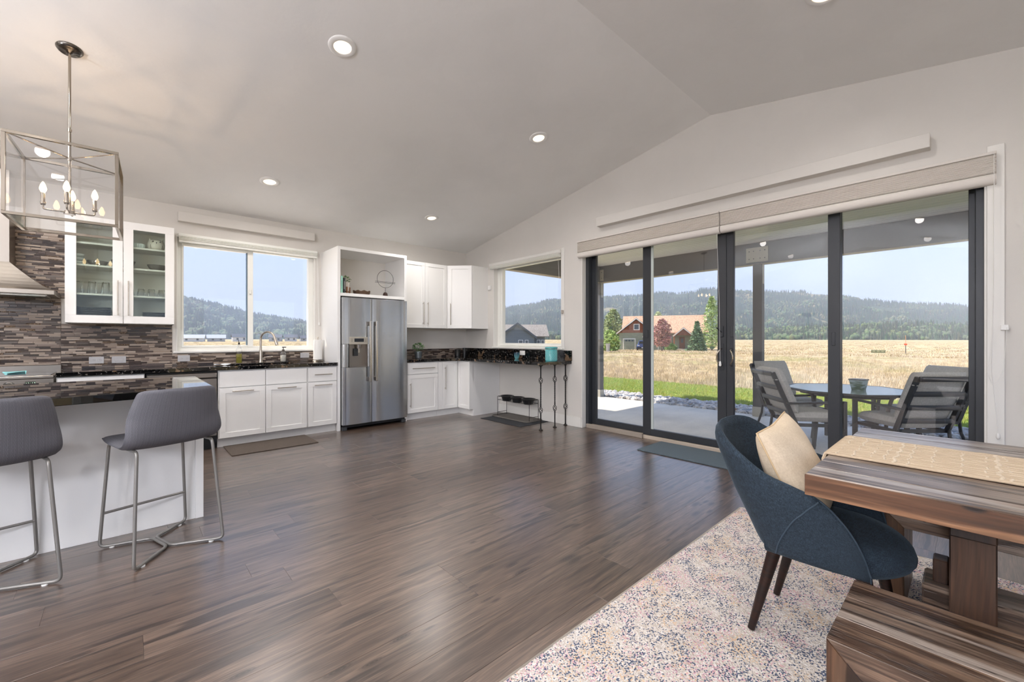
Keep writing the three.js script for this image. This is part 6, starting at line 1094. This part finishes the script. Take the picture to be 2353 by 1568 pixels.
// roof of two slopes over x0..x1 (ridge along z or x)
const roofZ = (x0, x1, ye, yr, z0, z1, th = 0.14) => { const c = (x0 + x1) / 2; return ext([[x0, ye], [c, yr], [x1, ye], [x1, ye + th], [c, yr + th * 1.3], [x0, ye + th]], z1 - z0).translate(0, 0, z0); };
const roofX = (z0, z1, ye, yr, x0, x1, th = 0.14) => roofZ(-z1, -z0, ye, yr, x0, x1, th).rotateY(Math.PI / 2);
gableHouse('neighbour_house', 'green grey house with brown gables and tan roof beyond the meadow', 1520, 64, 0, (t) => {
  const sage = std(0x9aa08a, 0.8, { map: T.siding }), brown = std(0x8a5236, 0.85, { map: T.shingle }), tan = std(0xd0a98c, 0.9, { map: T.shingle }), wh = std(0xe8e4da, 0.6), glass = std(0x4f5a62, 0.15), gar = std(0x8b927f, 0.6);
  const S = (g) => uvBox(g);
  part('wall', [S(bb(-5.4, 6.1, 0, 2.6, -6.5, 0, 0)), S(bb(-6.1, -1.1, 0, 2.6, -3, 1.6, 0))], sage, t);
  part('gable', S(ext([[-6.1, 2.6], [-1.1, 2.6], [-3.6, 4.55]], 0.2).translate(0, 0, 1.42)), brown, t); part('gable', S(ext([[-2.4, 2.1], [0.2, 2.1], [-1.1, 3.2]], 0.2).translate(0, 0, 1.9)), brown, t); part('gable', S(ext([[1.9, 2.2], [4.1, 2.2], [3.0, 3.1]], 0.2).translate(0, 0, 1.7)), brown, t);
  part('roof', [S(roofX(-6.9, 0.5, 2.5, 5.2, -5.9, 6.5))], tan, t); part('roof', S(roofZ(-6.5, -0.7, 2.45, 4.75, -4, 2.0)), tan, t); part('roof', S(roofZ(-2.7, 0.5, 1.95, 3.35, -1, 2.3)), tan, t); part('roof', S(roofZ(1.6, 4.4, 2.05, 3.25, -2, 2.1)), tan, t);
  part('bargeboard', [S(roofZ(-6.5, -0.7, 2.36, 4.66, 2.0, 2.06, 0.16)), S(roofZ(-2.7, 0.5, 1.86, 3.26, 2.3, 2.36, 0.14)), S(roofZ(1.6, 4.4, 1.96, 3.16, 2.1, 2.16, 0.14))], wh, t);
  const w = part('window', S(bb(-4.0, -3.1, 3.0, 3.95, 1.62, 1.68, 0.01)), wh, t); part('pane', bb(-3.88, -3.22, 3.12, 3.83, 1.66, 1.70, 0), glass, w);
  const g1 = part('garage_door', [S(bb(-5.55, -3.7, 0, 1.75, 1.6, 1.66, 0.01))], wh, t); part('door_leaf', [0, 1, 2, 3].map((i) => bb(-5.43, -3.82, 0.05 + i * 0.40, 0.42 + i * 0.40, 1.65, 1.70, 0.01)), gar, g1); part('pane', [0, 1, 2].map((i) => bb(-5.2 + i * 0.45, -4.9 + i * 0.45, 1.30, 1.52, 1.69, 1.72, 0)), glass, g1);
  const g2 = part('garage_door', S(bb(-2.3, -0.4, 0, 1.75, 1.9, 1.96, 0.01)), wh, t); part('door_leaf', bb(-2.2, -0.5, 0.05, 1.68, 1.95, 2.0, 0.01), gar, g2); part('wall', S(bb(-2.5, 0.2, 0, 2.1, -1, 1.9, 0)), sage, t);
  for (const x of [1.75, 4.15]) part('porch_post', bb(x - 0.09, x + 0.09, 0, 2.1, 1.75, 1.93, 0.01), std(0xa9683f, 0.7), t); const dr = part('front_door', bb(2.5, 3.3, 0.2, 1.95, 0, 0.06, 0.01), std(0x7a4e33, 0.6), t); part('pane', bb(2.75, 3.05, 1.1, 1.75, 0.05, 0.08, 0), glass, dr);
  for (const [a, b] of [[0.6, 1.4], [4.5, 5.6]]) { const q = part('window', bb(a, b, 0.8, 2.0, 0, 0.07, 0.01), wh, t); part('pane', bb(a + 0.08, b - 0.08, 0.88, 1.92, 0.06, 0.09, 0), glass, q); }
  part('porch_step', bb(1.7, 4.3, 0, 0.2, 0, 1.95, 0.01), std(0xb5aca0, 0.8), t);
});
gableHouse('neighbour_house', 'blue grey house with dark gable seen through the side window', 1212, 72, 0.1, (t) => {
  const blue = std(0x6d7a86, 0.8, { map: T.siding }), dk = std(0x59636d, 0.8, { map: T.siding }), rf = std(0x9d968d, 0.9, { map: T.shingle }), wh = std(0xdfe3e6, 0.5), glass = std(0x55606c, 0.15);
  part('wall', [uvBox(bb(-4.6, 3.0, 0, 2.1, -6, 0, 0)), uvBox(bb(-5.0, 1.0, 0, 2.0, -2, 1.6, 0))], blue, t); part('gable', uvBox(ext([[-5.0, 2.0], [1.0, 2.0], [-1.85, 4.1]], 0.2).translate(0, 0, 1.42)), blue, t);
  part('roof', uvBox(roofX(-6.6, 0.5, 2.0, 4.05, -5, 3.7)), rf, t); part('roof', uvBox(ext([[-5.4, 1.75], [-1.85, 4.25], [1.4, 1.85], [1.4, 2.0], [-1.85, 4.42], [-5.4, 1.9]], 4).translate(0, 0, -2)), dk, t); part('bargeboard', ext([[-5.4, 1.55], [-1.85, 4.08], [1.4, 1.65], [1.4, 2.0], [-1.85, 4.42], [-5.4, 1.9]], 0.08).translate(0, 0, 2.0), dk, t);
  for (const [a, b, z] of [[-1.7, -0.9, 1.6], [-0.6, 0.0, 1.6], [1.6, 2.2, 0], [2.35, 2.9, 0]]) { const q = part('window', bb(a, b, 0.6, 1.5, z, z + 0.07, 0.01), wh, t); part('pane', bb(a + 0.08, b - 0.08, 0.68, 1.42, z + 0.06, z + 0.09, 0), glass, q); }
});
[[440, 'low white farm building at the foot of the wooded hill, leftmost', 6, 2.2], [497, 'low pale farm building at the foot of the wooded hill', 4.5, 2.2], [552, 'small grey roofed house left of the window stile', 4, 2.8], [632, 'small grey roofed house right of the faucet, left of two', 3.6, 2.6], [668, 'small grey roofed house right of the faucet, right of two', 3.6, 2.6], [702, 'small dark shed at the right edge of the sink window', 3, 2.0]].forEach(([px, lab, w, h], i) => gableHouse('farm_house', lab, px, 250 + i * 8, 0.2 * (i % 3 - 1), (t) => { part('wall', uvBox(bb(-w, w, 0, h, -4, 0, 0)), std(i % 2 ? 0xaab0b8 : 0xd9dadd, 0.8), t); part('roof', uvBox(roofX(-4.5, 0.6, h - 0.2, h + 1.9, -w - 0.5, w + 0.5)), std(i < 2 ? 0xc9cdd6 : 0x6f747c, 0.8), t); for (const x of [-w * 0.5, w * 0.4]) part('window', bb(x, x + 1.1, h * 0.35, h * 0.8, 0, 0.05, 0), std(0x4f5a66, 0.2), t); }));
// trees near the house: leafy crowns of many small faces on a trunk
function tree(name, label, px, depth, hgt, rad, base, cols, seed, conif) {
  const [sx, sz] = dirOf(px), R = depth / Math.cos(azOf(px) - YAW), t = local(name, label, 'tree', [sx * R, groundY(R), sz * R]), r = rngOf(seed), sets = cols.map(() => []);
  const n = 2600;
  for (let i = 0; i < n; i++) {
    const y = base + (hgt - base) * (conif ? Math.pow(r(), 1.25) : r()), k = (y - base) / (hgt - base), prof = conif ? (1 - k) * 0.96 + 0.04 : Math.pow(Math.sin(Math.PI * Math.pow(clamp(k * 0.94 + 0.06, 0, 1), conif === 0 ? 0.6 : 0.75)), 0.6), a = rr(0, 6.28, r), d = rad * prof * Math.pow(r(), 0.45) * (1 + 0.25 * hn.noise(Math.cos(a) * 2, y, Math.sin(a) * 2 + seed)), s = Math.max(rad, 1) * rr(0.1, 0.22, r);
    const c = V(d * Math.cos(a), y - (conif ? d * 0.25 : 0), d * Math.sin(a)), e = () => V(rr(-1, 1, r), rr(-0.8, 0.8, r), rr(-1, 1, r)).multiplyScalar(s), p0 = c.clone().add(e()), p1 = c.clone().add(e()), p2 = c.clone().add(e());
    sets[Math.floor(r() * cols.length)].push(p0.x, p0.y, p0.z, p1.x, p1.y, p1.z, p2.x, p2.y, p2.z);
  }
  sets.forEach((s, i) => { part('foliage', flat(s), std(new THREE.Color(cols[i]).multiplyScalar(1.35), 0.85), t).userData.kind = 'stuff'; });
  part('trunk', rod([0, 0, 0], [0, hgt * 0.7, 0], rad * 0.09, 8, rad * 0.03), std(0x6b5a4a, 0.9), t);
}
tree('cottonwood_tree', 'tall silvery green tree left of the neighbour house', 1409, 80, 7.2, 2.1, 0.6, [0x8e9a6a, 0x7c8a58, 0xa7b084, 0x5e7048], 11);
tree('spruce_tree', 'dark spruce behind the rounded shrub by the neighbour garage', 1404, 66, 3.6, 1.2, 0.1, [0x4d6444, 0x3e543a, 0x62774f], 12, 1);
tree('round_shrub', 'big rounded green shrub by the driveway', 1401, 55, 2.75, 1.35, 0, [0x8fa45c, 0x7c9350, 0xa3b56e], 13);
tree('plum_tree', 'reddish purple leaved tree in front of the neighbour house', 1521, 56, 4.2, 1.25, 0.7, [0x9a6a66, 0x84565a, 0xb28a80, 0x8d7460], 14);
tree('pale_tree', 'pale green tree behind the reddish tree', 1512, 72, 6.3, 1.2, 1.0, [0xa9b58a, 0x8f9d70, 0xbcc6a0], 15);
tree('spruce_tree', 'bushy blue green spruce right of the neighbour porch', 1602, 57, 4.0, 1.45, 0.05, [0x5f7a58, 0x4c6648, 0x778f6c, 0x3f573f], 16, 1);
tree('poplar_tree', 'tall pale green poplar behind the spruce', 1636, 60, 7.7, 1.25, 0.4, [0x93a86c, 0x7e9558, 0xabbb86, 0x6b8450], 17);
tree('low_shrub', 'low green shrub beside the porch steps', 1541, 60, 1.0, 0.8, 0, [0x6f8a4e, 0x5c7842], 18);
{ // car, bin, field marker and crate
  const at = (px, d) => { const [sx, sz] = dirOf(px), R = d / Math.cos(azOf(px) - YAW); return [sx * R, groundY(R), sz * R, Math.atan2(-sx, -sz)]; };
  { const [x, y, z, a] = at(1478, 58.5), t = local('car', 'blue car parked in front of the neighbour garage', 'car', [x, y, z], a); const side = [[-0.85, 0.25], [-0.88, 0.75], [-0.7, 0.95], [-0.55, 1.42], [0.55, 1.42], [0.7, 0.95], [0.88, 0.75], [0.85, 0.25]]; part('body', ext(side, 3.9, 0.08).translate(0, 0, -3.9), phys(0x2f4f8f, 0.25, { clearcoat: 1 }), t); part('windscreen', bb(-0.56, 0.56, 0.98, 1.36, -0.1, 0.02, 0.02), std(0x2a3038, 0.1), t); for (const s of [-1, 1]) { part('headlight', bb(s * 0.62 - 0.14, s * 0.62 + 0.14, 0.66, 0.78, -0.02, 0.03, 0.01), std(0xdfe3e8, 0.2), t); for (const q of [-0.7, -3.1]) part('wheel', cyl(0.31, 0.31, 0.2, 0, 0, 0, 18).rotateZ(Math.PI / 2).translate(s * 0.78, 0.31, q), M.black, t); } part('bumper', bb(-0.84, 0.84, 0.28, 0.5, -0.04, 0.04, 0.02), M.black, t); part('licence_plate', bb(-0.22, 0.22, 0.36, 0.47, 0.04, 0.05, 0), M.white, t); }
  { const [x, y, z, a] = at(1397, 51), t = local('trash_bin', 'pale wheeled trash bin by the shrub', 'bin', [x, y, z], a); part('body', cyl(0.26, 0.34, 0.95, 0, 0.5, 0, 4).rotateY(Math.PI / 4), std(0xb9b4b2, 0.6), t); part('lid', box(0.54, 0.06, 0.56, 0, 1.0, 0, 0.02), std(0x9d9997, 0.6), t); part('wheel', [cyl(0.1, 0.1, 0.06, 0, 0, 0, 12).rotateZ(Math.PI / 2).translate(-0.2, 0.1, -0.22)], M.black, t); part('wheel', [cyl(0.1, 0.1, 0.06, 0, 0, 0, 12).rotateZ(Math.PI / 2).translate(0.2, 0.1, -0.22)], M.black, t); }
  { const [x, y, z, a] = at(2081, 47), t = local('marker_post', 'orange topped marker post standing in the meadow', 'marker', [x, y, z], a); part('post', box(0.07, 1.0, 0.07, 0, 0.5, 0, 0.01), std(0x4a4642, 0.8), t); part('reflector', box(0.26, 0.2, 0.04, 0, 1.05, 0.02, 0.03), std(0xd9562a, 0.5), t, 'orange reflector'); part('whip', rod([0, 1.1, 0], [0, 2.05, 0], 0.018, 6), std(0xe0824f, 0.5), t); }
  { const [x, y, z, a] = at(2018, 45), t = local('utility_box', 'low green box lying in the meadow grass', 'box', [x, y, z], a); part('housing', box(1.15, 0.3, 0.5, 0, 0.30, 0, 0.02), std(0x6f7452, 0.7), t); part('vent', [-0.35, 0, 0.35].map((d) => box(0.2, 0.12, 0.02, d, 0.32, 0.25, 0.005)), std(0x9a9a74, 0.7), t); }
  { const [x, y, z, a] = at(1636, 55), t = local('yard_sign', 'small dark green sign in the grass below the poplar', 'sign', [x, y, z], a); part('board', box(0.5, 0.32, 0.03, 0, 0.5, 0, 0.005), std(0x3f5a44, 0.6), t); part('stake', rod([0, 0, -0.01], [0, 0.4, -0.01], 0.015, 6), std(0x4a4642, 0.8), t); }
}
// ---------------------------------------------------------------- unseen lamps behind and left of the camera, placed for soft frontal light
{
  const opal = new THREE.MeshStandardMaterial({ color: 0xffffff, emissive: 0xfff4e6, emissiveIntensity: 2.5, roughness: 0.4 });
  [[-4.0, 'left'], [-3.2, 'middle'], [-2.4, 'right']].forEach(([x, w]) => {
    const z = 0.3, y = 2.15, t = thing('unseen_globe_lamp', 'unseen opal globe lamp behind the camera, lighting the room from the front, ' + w + ' of three', 'pendant light', [x, y, z], 0, 'unseen globe lamps');
    part('globe', [new THREE.SphereGeometry(0.19, 32, 20).translate(x, y, z)], opal, t); part('cap', cyl(0.06, 0.04, 0.05, x, y + 0.205, z, 20), M.nickel, t); part('rod', cyl(0.006, 0.006, topAt(z) - y - 0.23, x, (topAt(z) + y + 0.23) / 2, z, 10), M.nickel, t); part('canopy', cyl(0.05, 0.06, 0.03, x, topAt(z) - 0.015, z, 24), M.nickel, t);
    const l = new THREE.PointLight(0xeef2ff, UNSEEN_GLOBE_LIGHT, 0, 2); l.position.set(x, y, z); l.castShadow = true; l.shadow.radius = 9; scene.add(l);
  });
  [[-2.9, -2.7, 'left of the camera']].forEach(([x, z, w]) => {  // unseen uplighter, placed to brighten the left of the ceiling
    const t = thing('unseen_uplighter', 'unseen tall uplighter lighting the ceiling, ' + w, 'floor lamp', [x, 0, z]), h = 1.78;
    part('base', lathe([[0, 0.03], [0.02, 0.03], [0.12, 0.018], [0.14, 0], [0, 0]], 28, x, 0, z), M.dark, t); part('pole', cyl(0.012, 0.012, h - 0.03, x, h / 2, z, 12), M.dark, t);
    part('bowl', lathe([[0.02, h - 0.03], [0.12, h + 0.01], [0.17, h + 0.07], [0.165, h + 0.07], [0.115, h + 0.018], [0.02, h - 0.022]], 28, x, 0, z), M.dark, t); part('diffuser', lathe([[0, h + 0.052], [0.148, h + 0.052], [0.148, h + 0.046], [0, h + 0.046]], 24, x, 0, z), opal, t);
    const l = new THREE.SpotLight(0xf2f5ff, UNSEEN_UPLIGHT, 0, 1.35, 0.5, 2); l.position.set(x, h + 0.075, z); l.target.position.set(x, 4, z); l.castShadow = true; l.shadow.radius = 6; scene.add(l, l.target);
  });
}
renderer.render(scene, camera);
